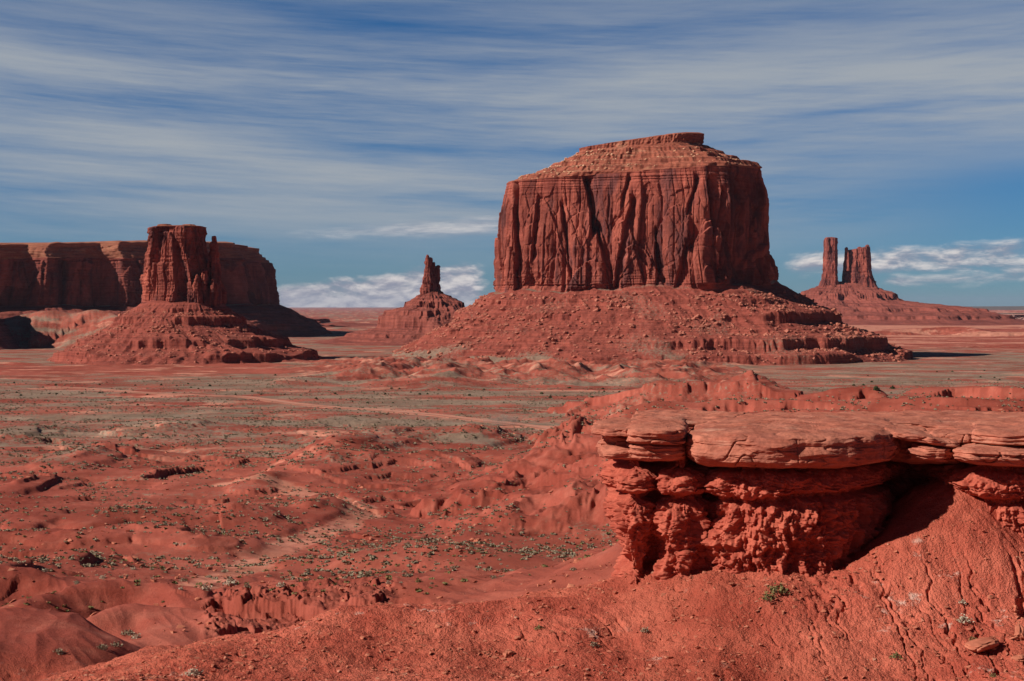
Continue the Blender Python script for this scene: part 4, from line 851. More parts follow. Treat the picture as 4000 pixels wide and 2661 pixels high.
def ledge_wall():
    # plan outline of the wall in (photo px, distance)
    pl = [(2418, 99.5), (2440, 97.6), (2490, 97.0), (2535, 97.6), (2552, 99.4), (2580, 99.0), (2600, 97.2), (2680, 96.6), (2730, 97.4), (2768, 99.8), (2790, 99.2), (2800, 96.8), (2880, 95.8), (3000, 95.4), (3120, 95.4), (3230, 96.0),
          (3330, 97.6), (3400, 99.5), (3450, 102.5), (3500, 106.0), (3580, 107.0), (3650, 105.6), (3690, 102.6), (3740, 99.6), (3775, 97.6), (3860, 96.6), (3980, 96.0), (4120, 96.2), (4300, 96.6), (4500, 98)]
    front = [((px-2000)/F*D, D) for px, D in pl]
    back = [(46, 108), (44, 118), (30, 119), (18, 117), (9.5, 112), (7.2, 105)]
    pts = np.array(front + back)
    q = np.vstack([pts, pts[:1]]); L = np.r_[0, np.cumsum(np.hypot(*np.diff(q, axis=0).T))]
    lf = L[len(front)-1]
    s = np.r_[np.linspace(0, lf, 1500, endpoint=False), np.linspace(lf, L[-1], 160, endpoint=False)]
    x = np.interp(s, L, q[:, 0]); y = np.interp(s, L, q[:, 1])
    k = 12; w = np.hanning(2*k+3)[1:-1]; w /= w.sum()
    sm = lambda a: np.convolve(np.r_[a[-k:], a, a[:k]], w, 'valid')
    x, y = sm(x), sm(y)
    dx = np.roll(x, -1)-np.roll(x, 1); dy = np.roll(y, -1)-np.roll(y, 1); l = np.hypot(dx, dy)+1e-9; nx, ny = dy/l, -dx/l
    k = 8; w = np.hanning(2*k+3)[1:-1]; w /= w.sum(); nx, ny = sm(nx), sm(ny)
    PYr = np.linspace(2330, 1800, 420); z = np.array([P(0, p, 97)[2] for p in PYr])
    Z = np.repeat(z[:, None], len(x), 1); Sg = np.broadcast_to(s, Z.shape); X = np.broadcast_to(x, Z.shape); Y = np.broadcast_to(y, Z.shape)
    py = np.repeat(PYr[:, None], len(x), 1) + 9*pn(Sg/3.5, 0.4, 2) + 5*pn(Sg/1.1, .4, 2)
    pxx = 2000 + F*X/Y
    py = py - 22*ss(pxx, 3050, 2900)*ss(pxx, 2800, 2900)*0 + 20*ss(pxx, 3000, 3200)*(1-ss(pxx, 3400, 3700))*ss(py, 1880, 1960) - 8*ss(pxx, 3650, 3800)
    off = np.interp(py, [1800, 1825, 1842, 1862, 1885, 1912, 1926, 1938, 1952, 1975, 2040, 2110, 2140, 2180, 2230, 2330], [-1.3, -1.2, -0.25, .35, .55, .45, .1, -.75, -.85, -.05, .45, .55, .3, .35, .3, 1.2])
    # second, lower recess under the left pillars
    leftp = 1-ss(pxx, 2540, 2620)
    off = off - leftp*np.interp(py, [1900, 1950, 2040, 2100, 2160, 2230], [0, 0, .1, .7, 1.15, 1.3])
    # flutes and knobs
    band = ss(py, 1945, 1985)
    sx = Sg + .5*pn(Sg/2.2, Z/1.6, 1)
    fl = (ridge(sx/1.25, Z/4.2, 2, 3, .5)-.55)*(.55+.5*band)
    fl = fl + (ridge(sx/.5, Z/1.7, 6, 2, .5)-.55)*.22*band
    v1, v2, hh = vor(X/.50, Y/.50, Z/.42); kn = (0.55-np.minimum(v1, .8))*.48
    v1b, _, _ = vor(X/.19+9, Y/.19, Z/.16); kb = (0.5-np.minimum(v1b, .8))*.24
    big = fbm(X/2.4, Y/2.4, Z/1.8, 4, .55)*.9
    cave = ss(pxx, 3400, 3480)*(1-ss(pxx, 3640, 3720))*(Y > 99)
    disp = off + (fl + kn + kb)*(1-.6*cave) + big
    bedd = -np.exp(-((py-1905-6*pn(Sg/2, 2, 2))/3.0)**2)*.22 - np.exp(-((py-1890+20*pn(Sg/3, 5, 2))/2.5)**2)*.15
    disp = disp + bedd*ss(pn(Sg/2.5, 8, 8), -.3, .1)
    X = X + nx*disp; Y = Y + ny*disp
    Z = Z + .12*pn(X/.7, Y/.7, Z/.7)
    me = grid_mesh('mudstone_wall', X, Y, Z, wrap=True, flip=True, origin=LED)
    link('mudstone_wall', me, M['mud'], ledge)
ledge_wall()

def slab(outline, ztop, zbot, name='slab', seed=0, bulge=0.5, dome=0.15, tilt=(0, 0), nf=700, rough=.10, mat='cap', under=.5, lay=.035):
    """caprock slab: outline in (photo px, distance) seen from above, z in metres"""
    pts = np.array([((px-2000)/F*D, D) for px, D in outline]); q = np.vstack([pts, pts[:1]]); L = np.r_[0, np.cumsum(np.hypot(*np.diff(q, axis=0).T))]
    s = np.linspace(0, L[-1], nf, endpoint=False); x = np.interp(s, L, q[:, 0]); y = np.interp(s, L, q[:, 1])
    k = max(3, int(nf*.010)); w = np.hanning(2*k+3)[1:-1]; w /= w.sum(); sm = lambda a: np.convolve(np.r_[a[-k:], a, a[:k]], w, 'valid'); x, y = sm(x), sm(y)
    cx, cy = x.mean(), y.mean()
    if sum(x*np.roll(y, -1)-y*np.roll(x, -1)) < 0: x = x[::-1]; y = y[::-1]
    h = ztop-zbot
    # profile rows: (inset m, height fraction)
    prof = [(99, 0.0), (under*2.2, .0), (under*1.2, .02), (under*.5, .10), (under*.12, .26), (0, .45), (.03, .62), (bulge*.15, .78), (bulge*.45, .90), (bulge*1.1, .97), (bulge*2.2, 1.0), (99, 1.0)]
    rows = [10, 8, 12, 14, 16, 14, 14, 14, 12, 14, 60]
    pr = []
    for i, n in enumerate(rows):
        for j in range(n):
            t = j/n; pr.append((i+t,))
    pr.append((len(rows),)); t = np.array(pr)[:, 0]
    dx = np.roll(x, -1)-np.roll(x, 1); dy = np.roll(y, -1)-np.roll(y, 1); l = np.hypot(dx, dy)+1e-9; nx, ny = dy/l, -dx/l; nx, ny = sm(nx), sm(ny)
    ins = np.array([p[0] for p in prof]); hf = np.interp(t, range(len(prof)), [p[1] for p in prof])
    R = np.hypot(x-cx, y-cy)
    X = np.zeros((len(t), nf)); Y = X.copy()
    for r, tt in enumerate(t):
        i = min(int(tt), len(prof)-2); f = tt-i
        def ring(j):
            if ins[j] > 90: return np.full(nf, cx), np.full(nf, cy)
            kk = np.clip(1-ins[j]/np.maximum(R, .01), .05, 1); return cx+(x-cx)*kk, cy+(y-cy)*kk
        a, b2 = ring(i), ring(i+1)
        X[r] = a[0]*(1-f)+b2[0]*f; Y[r] = a[1]*(1-f)+b2[1]*f
    rr = np.hypot(X-cx, Y-cy)/np.maximum(R, .1)
    Z = zbot + h*hf[:, None] + np.zeros_like(X)
    topw = ss(hf, .55, 1)[:, None]
    Z += topw*dome*(1-np.clip(rr, 0, 1)**2) + (X-cx)*tilt[0] + (Y-cy)*tilt[1]
    side = (ss(hf, .0, .15)*(1-ss(hf, .93, 1.0)))[:, None]
    sh = .8*pn(X/3.1+seed, Y/3.1, Z/1.3) + .42*pn(X/1.1, Y/1.1+seed, Z/.5) + .2*ridge(X/.8, Y/.8+seed, Z/.3, 3)
    d = sh*rough*4.5 + lay*2*pn(.1, seed, Z/.16+.25*pn(X/2, Y/2, 0)) + rough*.5*fbm(X/.5, Y/.5, Z/.25, 3)
    bi = Z/.21 + .5*pn(X/2.4, Y/2.4, seed) + .12*X*((seed % 3)-1); bc_ = np.floor(bi).astype(np.int64); bf = bi-bc_
    o0 = h01(bc_, seed) - .5; o1 = h01(bc_+1, seed) - .5; d = d + (o0+(o1-o0)*ss(bf, .8, 1.0))*lay*9*(.4+ss(pn(X/1.5, Y/1.5, seed+4), -.3, .3))
    jn = np.exp(-(pn(X/1.3+seed, Y/1.3, .3*Z+seed)/.035)**2)*.22*ss(pn(X/2.8, Y/2.8, seed+9), 0, .3); d = d - jn
    cr = np.exp(-(pn(X/2.6+seed, Z/.55+.15*X, 3+seed)/.07)**2)*.16*ss(pn(X/1.8, Y/1.8, seed), -.1, .2)
    d = d - cr
    X = X + nx*d*side*1.0; Y = Y + ny*d*side
    Z = Z + (.10*pn(X/2.3+seed, Y/2.3, 1.7)+.05*pn(X/.8, Y/.8, seed)) + topw*(.12*pn(X/1.8, Y/1.4, seed)+.05*fbm(X/.5, Y/.35, seed, 3)) - topw*(1-side)*.10*np.exp(-(pn(X/5+seed, Y/.9, 4)/.06)**2)
    me = grid_mesh(name, X, Y, Z, wrap=True, origin=LED)
    return link(name, me, M[mat], ledge)
zz = lambda py, D: P(0, py, D)[2]
# big smooth slab
slab([(2690, 100.5), (2680, 97.5), (2720, 95.2), (2850, 94.0), (3050, 93.2), (3250, 93.6), (3420, 95.2), (3505, 97.6), (3520, 101), (3500, 110), (3300, 114), (2900, 114), (2720, 108)], zz(1672, 100), zz(1832, 95), seed=1, bulge=1.1, dome=.30, under=1.1, nf=1500, rough=.10, lay=.014)
# left of the cleft
slab([(2462, 99), (2455, 97), (2500, 95.6), (2600, 95.2), (2672, 96.0), (2684, 98.5), (2680, 108), (2600, 110), (2480, 108)], zz(1668, 98), zz(1742, 96), seed=2, bulge=.5, under=.5, rough=.08)
slab([(2480, 99), (2476, 97), (2530, 95.9), (2620, 96.0), (2680, 97.2), (2700, 99.5), (2680, 106), (2500, 106)], zz(1722, 97), zz(1806, 96.5), seed=3, bulge=.7, under=.6, rough=.13)
slab([(2318, 101), (2322, 99), (2370, 97.6), (2450, 97.0), (2500, 98), (2510, 106), (2400, 108), (2340, 105)], zz(1664, 100), zz(1706, 98), seed=4, bulge=.35, under=.5, rough=.09)
slab([(2345, 102), (2350, 100), (2400, 98.6), (2480, 98.6), (2500, 101), (2480, 106), (2370, 106)], zz(1702, 99), zz(1755, 99), seed=5, bulge=.3, under=.4, rough=.14)
slab([(2340, 101), (2338, 99.4), (2390, 97.9), (2480, 97.6), (2510, 99), (2500, 106), (2360, 105)], zz(1748, 98.5), zz(1796, 98.5), seed=6, bulge=.3, under=.5, rough=.11)
# thin back layers on top
slab([(2480, 108), (2490, 105.4), (2600, 104.2), (2760, 105), (2850, 107), (2900, 114), (2700, 117), (2500, 115)], zz(1634, 108)+.02, zz(1668, 106), seed=7, bulge=.18, under=.2, dome=.1, rough=.08, nf=900)
slab([(2760, 107), (2780, 104.6), (2960, 104.2), (3200, 105), (3500, 105.5), (3800, 104.2), (4150, 102.6), (4500, 103), (4500, 118), (3500, 119), (2800, 117)], zz(1648, 108), zz(1684, 105), seed=8, bulge=.25, under=.2, dome=.12, rough=.10, nf=1500)
# right side stack
slab([(3330, 103), (3420, 99.4), (3560, 98.0), (3625, 98.4), (3632, 100), (3600, 108), (3400, 110)], zz(1684, 101), zz(1722, 99), seed=9, bulge=.3, under=.3, rough=.10, tilt=(-.05, 0))
slab([(3420, 102), (3500, 98.0), (3640, 96.8), (3745, 97.4), (3745, 100), (3700, 106), (3450, 106)], zz(1702, 100), zz(1738, 98), seed=10, bulge=.2, under=.3, rough=.08, tilt=(-.17, 0))
slab([(3555, 100), (3560, 98.2), (3620, 97.0), (3700, 96.8), (3735, 98), (3730, 106), (3570, 106)], zz(1742, 98), zz(1802, 97.5), seed=11, bulge=.4, under=.4, rough=.12)
slab([(3440, 104), (3480, 101.0), (3600, 99.6), (3750, 99.4), (3800, 101), (3800, 108), (3440, 109)], zz(1706, 101), zz(1806, 101.5), seed=15, bulge=.3, under=.3, rough=.12)
slab([(3795, 100), (3796, 97.6), (3900, 96.6), (4050, 96.2), (4250, 96.4), (4500, 97), (4500, 108), (3800, 108)], zz(1688, 99), zz(1746, 97), seed=12, bulge=.3, under=.25, rough=.07, nf=900, tilt=(-.02, 0))
slab([(3640, 101), (3660, 99.6), (3790, 98.6), (3830, 100), (3820, 107), (3660, 107)], zz(1690, 100), zz(1735, 100), seed=16, bulge=.2, under=.25, rough=.08)
slab([(3735, 99), (3730, 96.8), (3800, 95.2), (3950, 94.6), (4150, 94.8), (4500, 95.5), (4500, 106), (3750, 106)], zz(1752, 97), zz(1824, 95.5), seed=13, bulge=.5, under=.7, rough=.11, nf=900, tilt=(-.015, 0))

# ------------------------------------------------------------------ rocks
def hull_mesh(name, seed, flat=.7, n=16, bevel=0.0):
    rnd = random.Random(seed); bm = bmesh.new()
    for i in range(n):
        v = Vector((rnd.gauss(0, 1), rnd.gauss(0, 1), rnd.gauss(0, 1))).normalized()
        v = Vector((v.x*rnd.uniform(.7, 1.1), v.y*rnd.uniform(.6, 1), v.z*flat*rnd.uniform(.7, 1))); bm.verts.new(v*.5)
    r = bmesh.ops.convex_hull(bm, input=bm.verts)
    bmesh.ops.delete(bm, geom=[g for g in bm.verts if not g.link_faces], context='VERTS')
    if bevel:
        bmesh.ops.bevel(bm, geom=bm.edges[:], offset=bevel, segments=2, affect='EDGES')
        bmesh.ops.triangulate(bm, faces=bm.faces[:])
        bmesh.ops.subdivide_edges(bm, edges=bm.edges[:], cuts=2, use_grid_fill=True)
        for v in bm.verts:
            p = v.co*5 + Vector((seed, 0, 0)); v.co += v.co.normalized()*float(pn(p.x, p.y, p.z))*.035
    me = bpy.data.meshes.new(name); bm.to_mesh(me); bm.free()
    for p in me.polygons: p.use_smooth = bool(bevel)
    return me
def tri_template(me):
    co = np.array([v.co[:] for v in me.vertices], np.float32); me.calc_loop_triangles()
    tr = np.array([t.vertices[:] for t in me.loop_triangles], np.int32); return co, tr
def merged(name, temps, pos, size, rotz, pick, mat, sq=None, **kw):
    cos = []; trs = []; off = 0
    for i in range(len(pos)):
        co, tr = temps[pick[i]]; c, s = math.cos(rotz[i]), math.sin(rotz[i])
        p = co*size[i]; p = np.stack([p[:, 0]*c-p[:, 1]*s, p[:, 0]*s+p[:, 1]*c, p[:, 2]], -1) + pos[i]
        cos.append(p); trs.append(tr+off); off += len(co)
    me = mesh_arrays(name, np.concatenate(cos), np.concatenate(trs), 3, False)
    return link(name, me, mat, kind='stuff', **kw)
BM = [hull_mesh('boulder', 100+i, random.Random(i).uniform(.5, .85)) for i in range(7)]
for m_ in BM: m_.materials.append(M['boulder'])
BT = [tri_template(m_) for m_ in BM]
rnd = np.random.RandomState(5)
def scatter_on(key, n, size_fn, dens=None):
    X, Y, Z = SCATTER[key]; nr, nc = X.shape; out = []
    # keep the side that faces the camera
    i = rnd.randint(0, nr, n*6); j = rnd.randint(0, nc, n*6)
    x, y, z = X[i, j], Y[i, j], Z[i, j]
    ok = y < np.percentile(Y, 62)
    if dens is not None: ok &= rnd.rand(len(x)) < dens(x, y, z)
    x, y, z = x[ok][:n], y[ok][:n], z[ok][:n]
    return np.stack([x, y, z], 1), size_fn(len(x))
sz = lambda lo, hi, p: (lambda n: lo + (hi-lo)*rnd.rand(n)**p)
dn = lambda x, y, z: np.clip(.25+1.3*ss(pn(x/50, y/50, z/30), -.15, .4), 0, 1)*ss(z, -74, -66)
p1, s1 = scatter_on('big', 20000, sz(.7, 8.5, 11), dn)
p2, s2 = scatter_on('left', 8000, sz(.6, 6.5, 11), dn)
pt_, st_ = scatter_on('bigtop', 1500, sz(1.2, 6, 5), lambda x, y, z: np.clip(ss(x, P(2480, 600, 1950)[0], P(2280, 600, 1950)[0]) + .15, 0, 1))
def rocks_split(pos, size, nind, lab, grp, stufflab, name, mat):
    o = np.argsort(-size); pos = pos[o]; size = size[o]
    for i in range(min(nind, len(pos))):
        ob = bpy.data.objects.new(name, BM[i % 7]); COL.objects.link(ob)
        ob.location = pos[i] + np.array([0, 0, size[i]*.12]); ob.scale = (size[i],)*3; ob.rotation_euler = (0, 0, float(rnd.rand()*6.28))
        tag(ob, lab, 'boulder', grp)
    r = slice(nind, None); n = len(pos[r])
    merged('scree', BT, pos[r], size[r], rnd.rand(n)*6.28, rnd.randint(0, 7, n), mat, label=stufflab, cat='scree')
rocks_split(p1, s1, 170, 'angular red boulder fallen on the slope below the largest butte', 'boulders on the slope of the largest butte', 'loose angular scree covering the slope of the largest butte', 'boulder', M['boulder'])
rocks_split(p2, s2, 70, 'angular red boulder fallen on the slope below the block shaped left butte', 'boulders on the slope of the left butte', 'loose angular scree covering the slope of the block shaped left butte', 'boulder', M['boulder'])
M['topboulder'] = rock_mat('tan_summit_rubble', (0.50, 0.25, 0.15), (0.62, 0.37, 0.24), (0.2, 0.1, 0.08), k=.6, streak=0, strata=.1, bump=.6)
merged('scree', BT, pt_, st_, rnd.rand(len(pt_))*6.28, rnd.randint(0, 7, len(pt_)), M['topboulder'], label='tan rubble strewn over the upper slope of the largest butte', cat='scree')

NBM = [hull_mesh('near_rock', 200+i, .6, 14, .05) for i in range(5)]
for m_ in NBM: m_.materials.append(M['near_boulder'])
def near_rock(px, py, w, label, flat=1.0, k=0, D0=70, rot=0.0, sink=.15):
    x, y = hit(px, py, D0); z = gz1(x, y); s = w/F*y
    ob = bpy.data.objects.new('boulder', NBM[k % 5]); COL.objects.link(ob)
    ob.location = (x, y, z + s*flat*(.3-sink)); ob.scale = (s*1.1, s*.9, s*flat); ob.rotation_euler = (0.1, -.12, rot)
    return tag(ob, label, 'boulder')
def hit(px, py, D0=70, D1=2000):
    D = np.exp(np.linspace(math.log(D0), math.log(D1), 1500)); x, y, z = P(px, py, 1.0)
    g = gz(x*D, D); b = z*D < g
    i = int(np.argmax(b)) if b.any() else len(D)-1
    return float(x*D[i]), float(D[i])
near_rock(3830, 2545, 175, 'broad flat tan boulder lying among the rills at the lower right', .55, 0, rot=.3, sink=.05)
near_rock(3990, 2490, 150, 'rounded red boulder cut by the right edge of the photo', .7, 1, rot=1.2)
near_rock(3985, 2580, 70, 'small red boulder below the rounded one at the right edge', .7, 2)
near_rock(2020, 2500, 44, 'dark round rock half way down the front slope', .8, 3)
near_rock(1985, 2565, 62, 'dark red knobbly rock standing on the front slope beside a shadow', .9, 4)
near_rock(2115, 2375, 28, 'small dark rock alone on the upper front slope', .8, 1)
near_rock(1740, 2635, 32, 'pale tan stone near the bottom edge of the front slope', .7, 2)

for i, (px, py, w) in enumerate(((2640, 2235, 26), (2700, 2262, 34), (2770, 2280, 22), (2860, 2292, 40), (2935, 2300, 26), (3010, 2292, 20), (3100, 2298, 36), (3180, 2290, 24), (3260, 2262, 30), (3340, 2240, 22), (3420, 2200, 26), (2560, 2250, 22), (2980, 2330, 18), (3130, 2340, 24))):
    near_rock(px, py, w, 'small red block fallen at the foot of the knobbly ledge wall', .8, i, rot=i*1.3)['group'] = 'blocks fallen at the foot of the ledge'
for i, (px, py, w) in enumerate(((1425, 2100, 34), (1450, 2112, 40), (1470, 2100, 30), (1845, 2112, 34), (1865, 2118, 40), (1900, 2114, 26), (1130, 2105, 20), (770, 2345, 36), (690, 2262, 30), (600, 2275, 34), (820, 2225, 36), (840, 2232, 24), (1190, 2092, 20), (1330, 2255, 24), (1265, 2170, 24))):
    near_rock(px, py, w, 'reddish block resting on the near valley floor beside the pale wash', .8, i, D0=130, rot=i*1.7)['group'] = 'blocks lying along the wash'
# scattered stones: near slope and valley
def field(n, pxr, pyr, dens=None, D0=70):
    """random places on the ground that the photograph's field of view looks down on"""
    out = []
    th = np.arctan((rnd.uniform(*pxr, n*3)-2000)/F); lo, hi = pyr
    r = np.exp(rnd.uniform(math.log(lo), math.log(hi), n*3)); x = r*np.sin(th); y = r*np.cos(th)
    if dens is not None:
        ok = rnd.rand(len(x)) < dens(x, y, r); x, y = x[ok], y[ok]
    return x[:n], y[:n]
x, y = field(17000, (0, 4200), (78, 101), lambda x, y, r: np.clip(.3+ss(pn(x/3, y/3, 61), -.2, .4), 0, 1)); z = gz(x, y)
ST = [tri_template(hull_mesh('stone', 300+i, .7, 9)) for i in range(5)]
merged('stones', ST, np.stack([x, y, z+.02], 1), (.05+.45*rnd.rand(len(x))**8), rnd.rand(len(x))*6.28, rnd.randint(0, 5, len(x)), M['near_boulder'], label='small loose stones littering the front slope', cat='stones')
x, y = field(5200, (-200, 4300), (150, 760), lambda x, y, r: np.clip(ss(pn(x/30, y/18, 31), -.05, .4)+.08, 0, 1)); z = gz(x, y)
merged('stones', ST, np.stack([x, y, z+.05], 1), (.35+1.5*rnd.rand(len(x))**5)*(.6+.0015*np.hypot(x, y)), rnd.rand(len(x))*6.28, rnd.randint(0, 5, len(x)), M['near_boulder'], label='loose stones littering the valley floor', cat='stones')

# ------------------------------------------------------------------ plants
def bush_arrays(seed, n=46, leaf=.16, h=.8, tri=True, spread=1.0):
    r = np.random.RandomState(seed); v = r.normal(size=(n, 3)); v[:, 2] = np.abs(v[:, 2]); v /= np.linalg.norm(v, axis=1)[:, None]
    rad = r.uniform(.35, 1, n)**.6; lump = 1+.35*np.sin(v[:, 0]*5+seed)*np.cos(v[:, 1]*4)
    c = v*rad[:, None]*lump[:, None]*.5*np.array([spread, spread, h*1.2]); co = []; tr = []
    for i in range(n):
        a = r.normal(size=3); a /= np.linalg.norm(a); b = np.cross(a, r.normal(size=3)); b /= np.linalg.norm(b); l = leaf*r.uniform(.6, 1.5)
        co += [c[i]-a*l*.5-b*l*.3, c[i]-a*l*.4+b*l*.35, c[i]+a*l*.6+b*.05*l, c[i]+a*l*.1-b*l*.5]; k = 4*i; tr += [(k, k+1, k+2), (k, k+2, k+3)]
    co = np.array(co, np.float32); co[:, 2] = np.maximum(co[:, 2], -.02); return co, np.array(tr, np.int32)
def stem_arrays(seed, n=9, h=.6):
    r = np.random.RandomState(seed); co = []; tr = []
    for i in range(n):
        a = r.uniform(0, 6.28); t = np.array([math.cos(a)*r.uniform(.1, .4), math.sin(a)*r.uniform(.1, .4), h*r.uniform(.4, .8)]); w = .014
        b0 = np.array([math.cos(a)*.03, math.sin(a)*.03, -.08]); p = np.array([-math.sin(a), math.cos(a), 0])*w; u = np.array([math.cos(a), math.sin(a), 0])*w
        k = len(co); co += [b0-p, b0+p, b0+u, t]; tr += [(k, k+1, k+3), (k+1, k+2, k+3), (k+2, k, k+3)]
    return np.array(co, np.float32), np.array(tr, np.int32)
FOL = [mesh_arrays('foliage', *bush_arrays(i, 150, .11, .75), 3, False) for i in range(5)]
STM = [mesh_arrays('stems', *stem_arrays(i), 3, False) for i in range(3)]
for m_ in STM: m_.materials.append(M['twig'])
FOLM = {}
for mk_ in ('sage', 'greenbush', 'palebush'):
    FOLM[mk_] = []
    for f in FOL:
        g = f.copy(); g.materials.append(M[mk_]); FOLM[mk_].append(g)
bc = [0]
def bush(x, y, s, kind, label, group=None, hs=1.0):
    i = bc[0]; bc[0] += 1; z = gz1(x, y) if not isinstance(s, tuple) else s[1]
    if isinstance(s, tuple): s = s[0]
    rt = empty('desert_shrub', (x, y, z), label=label, cat='shrub', group=group); rt.scale = (s, s, s*hs); rt.rotation_euler = (0, 0, (i*2.399) % 6.28)
    link('foliage', FOLM[kind][i % 5], None, rt); link('stems', STM[i % 3], None, rt)
def nb(px, py, w, kind, label, hs=1.0, D0=70):
    x, y = hit(px, py+int(w*.35), D0); bush(x, y, w/F*y, kind, label, None, hs)
nb(3040, 2290, 84, 'greenbush', 'wispy olive shrub growing below the middle of the ledge wall', 1.1)
nb(3000, 2325, 60, 'greenbush', 'lower left half of the wispy olive shrub pair below the ledge wall')
nb(2105, 2450, 36, 'greenbush', 'small green tuft on the upper left of the front slope')
nb(2320, 2520, 34, 'sage', 'small grey tuft beside a dark rill in the middle of the front slope')
nb(2520, 2457, 36, 'sage', 'brownish dead tuft on the middle of the front slope')
nb(3760, 2350, 36, 'palebush', 'small pale tuft high among the rills at the right')
nb(3765, 2415, 60, 'palebush', 'grey dry shrub among the rills at the right')
nb(3500, 2555, 50, 'greenbush', 'pale green shrub left of the broad flat tan boulder')
nb(3800, 2495, 36, 'greenbush', 'green tuft just above the broad flat tan boulder')
nb(3880, 2640, 26, 'greenbush', 'bright green sprig under the broad flat tan boulder')
nb(2240, 2220, 30, 'sage', 'grey tuft on the ridge crest left of the ledge')
nb(760, 2615, 60, 'palebush', 'pale straw coloured shrub on the dark rib at the lower left', D0=70)
nb(500, 2465, 54, 'sage', 'grey shrub on the right rim of the pale left hill')
nb(530, 2480, 44, 'palebush', 'pale shrub beside the grey one on the rim of the pale left hill')
nb(235, 2540, 46, 'sage', 'lone low shrub on the face of the pale left hill')
nb(400, 2520, 50, 'sage', 'grey shrub at the top of the dark hollow in the lower left')
nb(455, 2510, 46, 'sage', 'second grey shrub at the top of the dark hollow in the lower left')
nb(900, 2265, 60, 'palebush', 'large pale round shrub beside the pink wash', D0=130)
nb(805, 2290, 46, 'palebush', 'flat pale shrub left of the large pale round one by the wash', D0=130)
# shrubs of the near valley, each a thing
x, y = field(215, (-100, 2550), (185, 300), lambda x, y, r: np.clip(ss(pn(x/16, y/12, 41), -.15, .35)+.1, 0, 1)); z = gz(x, y)
for i in range(len(x)):
    kd = ('sage', 'sage', 'greenbush', 'palebush')[i % 4]
    bush(float(x[i]), float(y[i]), (float(.55+.9*rnd.rand()**2.5), float(z[i])), kd, 'low desert shrub dotting the red valley floor beyond the front ridge', 'shrubs dotting the near valley floor')
BTm = [bush_arrays(50+i, 14, .42, .7) for i in range(5)]
def bushes_stuff(n, pxr, rr_, dens, smin, smax, mat, label):
    x, y = field(n, pxr, rr_, dens); z = gz(x, y)
    merged('sagebrush', BTm, np.stack([x, y, z], 1), smin+(smax-smin)*rnd.rand(len(x))**2, rnd.rand(len(x))*6.28, rnd.randint(0, 5, len(x)), mat, label=label, cat='sagebrush')
dB = lambda x, y, r: np.clip(ss(pn(x/45, y/26, 43)+.3*pn(x/12, y/12, 3), -.25, .35)+.08, 0, 1)*(road_dist(x, y) > 6)
bushes_stuff(9000, (-200, 4200), (260, 560), dB, .45, 1.3, M['sage'], 'scattered grey green sagebrush over the middle valley floor')
bushes_stuff(15000, (-200, 4200), (560, 1400), dB, .7, 1.8, M['sage'], 'dense far sagebrush on the valley plain')
bushes_stuff(900, (-200, 2600), (180, 520), dB, .4, 1.1, M['greenbush'], 'scattered green brush over the valley floor')

# dark junipers on the plain
JF = [mesh_arrays('crown', *bush_arrays(70+i, 120, .24, 1.0), 3, False) for i in range(3)]
for m_ in JF: m_.materials.append(M['juniper'])
def trunk_mesh():
    bm = bmesh.new(); bmesh.ops.create_cone(bm, cap_ends=True, segments=7, radius1=.06, radius2=.03, depth=.5, matrix=Matrix.Translation((0, 0, .15)))
    me = bpy.data.meshes.new('trunk'); bm.to_mesh(me); bm.free(); me.materials.append(M['twig']); return me
TR = trunk_mesh()
JUN = [(2890+0, 1530, 0)]
JP = [(3335, 1500, 14), (3373, 1500, 13), (3405, 1488, 11), (3424, 1515, 22), (3487, 1510, 20), (3482, 1533, 9), (3720, 1448, 9), (3830, 1470, 9), (3885, 1472, 9), (3705, 1478, 10), (3905, 1481, 9), (3845, 1445, 8), (3390, 1465, 8), (3660, 1450, 7),
      (2115, 1532, 15), (2225, 1511, 13), (2355, 1515, 12), (2360, 1526, 10), (2315, 1547, 13), (2150, 1548, 16), (2420, 1528, 11), (2205, 1545, 10),
      (218, 1500, 12), (390, 1500, 10), (528, 1502, 10), (630, 1500, 12), (690, 1505, 9), (735, 1497, 9), (820, 1503, 12), (745, 1511, 10), (775, 1515, 9), (1075, 1462, 11), (1195, 1486, 11), (1530, 1513, 12), (1560, 1516, 10), (1640, 1536, 12), (1605, 1530, 9), (1670, 1536, 10), (1835, 1539, 14), (1890, 1518, 12),
      (65, 1530, 10), (82, 1541, 11), (193, 1535, 9), (222, 1536, 9), (320, 1533, 11), (390, 1530, 12), (490, 1531, 12), (575, 1538, 11), (735, 1560, 12), (920, 1538, 10), (1020, 1538, 10), (985, 1526, 10), (1235, 1553, 12), (1310, 1535, 11), (1535, 1571, 10), (1435, 1570, 11), (538, 1578, 13), (1715, 1519, 10), (1968, 1570, 8), (1880, 1553, 9), (2920, 1505, 8), (1505, 1536, 12), (1460, 1529, 8), (900, 1470, 8), (55, 1492, 10)]
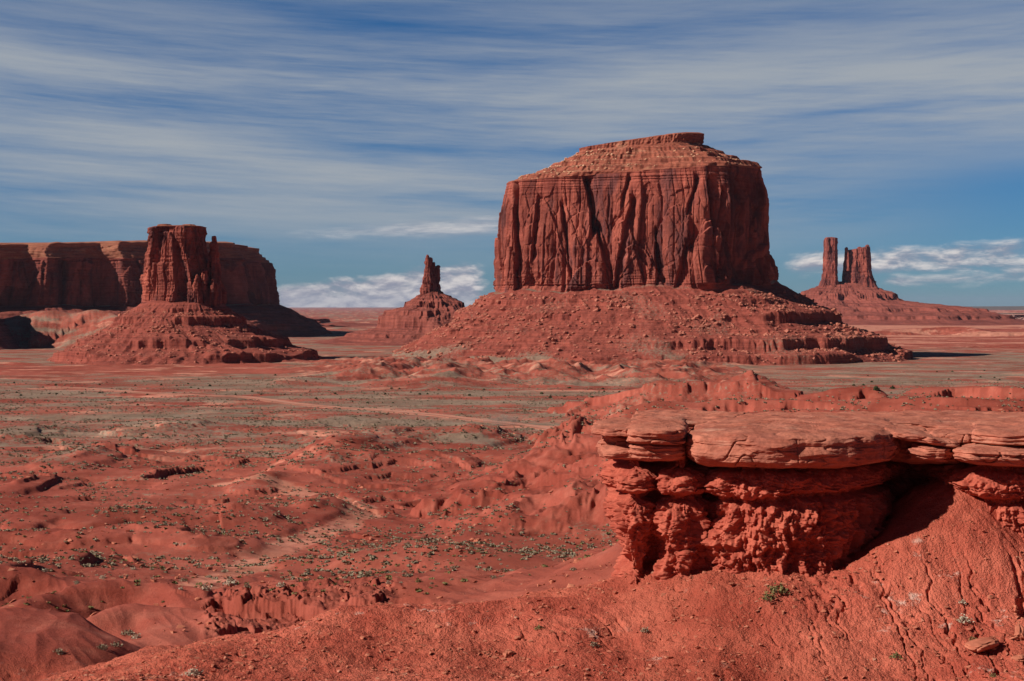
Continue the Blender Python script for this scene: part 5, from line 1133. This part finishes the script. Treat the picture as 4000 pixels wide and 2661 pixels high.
for i, (px, py, w) in enumerate(JP):
    x, y = hit(px, py+w*.5, 500, 2500); s = w/F*y*.85
    lab = 'tall dark juniper beside a round one on the right plain' if (px, py) == (3424, 1515) else 'broad round dark juniper on the right plain' if (px, py) == (3487, 1510) else 'tiny dark juniper bush dotting the distant sage plain'
    grp = None if 'tiny' not in lab else 'junipers dotting the distant plain'
    rt = empty('juniper_tree', (x, y, gz1(x, y)), label=lab, cat='tree', group=grp); rt.scale = (s, s, s*(1.7 if px == 3424 else 1)); rt.rotation_euler = (0, 0, i*1.7)
    link('crown', JF[i % 3], None, rt); link('trunk', TR, None, rt)
print('verts', sum(len(o.data.vertices) for o in S.objects if o.type == 'MESH'))

# dust hanging over the road where a car has just passed
def dust():
    x, y = hit(1965, 1664, 300); m, b = new_mat('road_dust')
    v = b.n('ShaderNodeTexCoord').outputs['Object']
    nz = b.m('MULTIPLY', b.sm(b.noise(v, 0.22, 4, .6), .35, .7), .14)
    vol = b.n('ShaderNodeVolumePrincipled', {'Color': (0.85, 0.62, 0.5, 1), 'Density': nz, 'Anisotropy': 0.2})
    b.n('ShaderNodeOutputMaterial', {'Volume': vol.outputs[0]})
    bm = bmesh.new(); bmesh.ops.create_icosphere(bm, subdivisions=4, radius=1)
    for q in bm.verts:
        p = q.co; f = 1+.35*float(pn(p.x*1.6, p.y*1.6, p.z*1.6)); q.co = Vector((p.x*10*f, p.y*6*f, p.z*3.2*f))
    me = bpy.data.meshes.new('dust_cloud'); bm.to_mesh(me); bm.free()
    o = link('dust_cloud', me, m, None, label='pale dust cloud hanging over the dirt road', cat='dust', kind='stuff'); o.location = (x, y, gz1(x, y)+3.0)
dust()

# desert air: one even box of thin haze round everything
def haze():
    bm = bmesh.new(); bmesh.ops.create_cube(bm, size=1)
    for v in bm.verts: v.co = Vector((v.co.x*196000, v.co.y*196000, (v.co.z+.5)*900-330))
    me = bpy.data.meshes.new('haze'); bm.to_mesh(me); bm.free()
    m, b = new_mat('thin_haze')
    vol = b.n('ShaderNodeVolumePrincipled', {'Color': (0.62, 0.74, 1.0, 1), 'Density': HAZE, 'Anisotropy': 0.1})
    b.n('ShaderNodeOutputMaterial', {'Volume': vol.outputs[0]})
    link('haze', me, m, None, kind='stuff')
HAZE = 8e-6
haze()
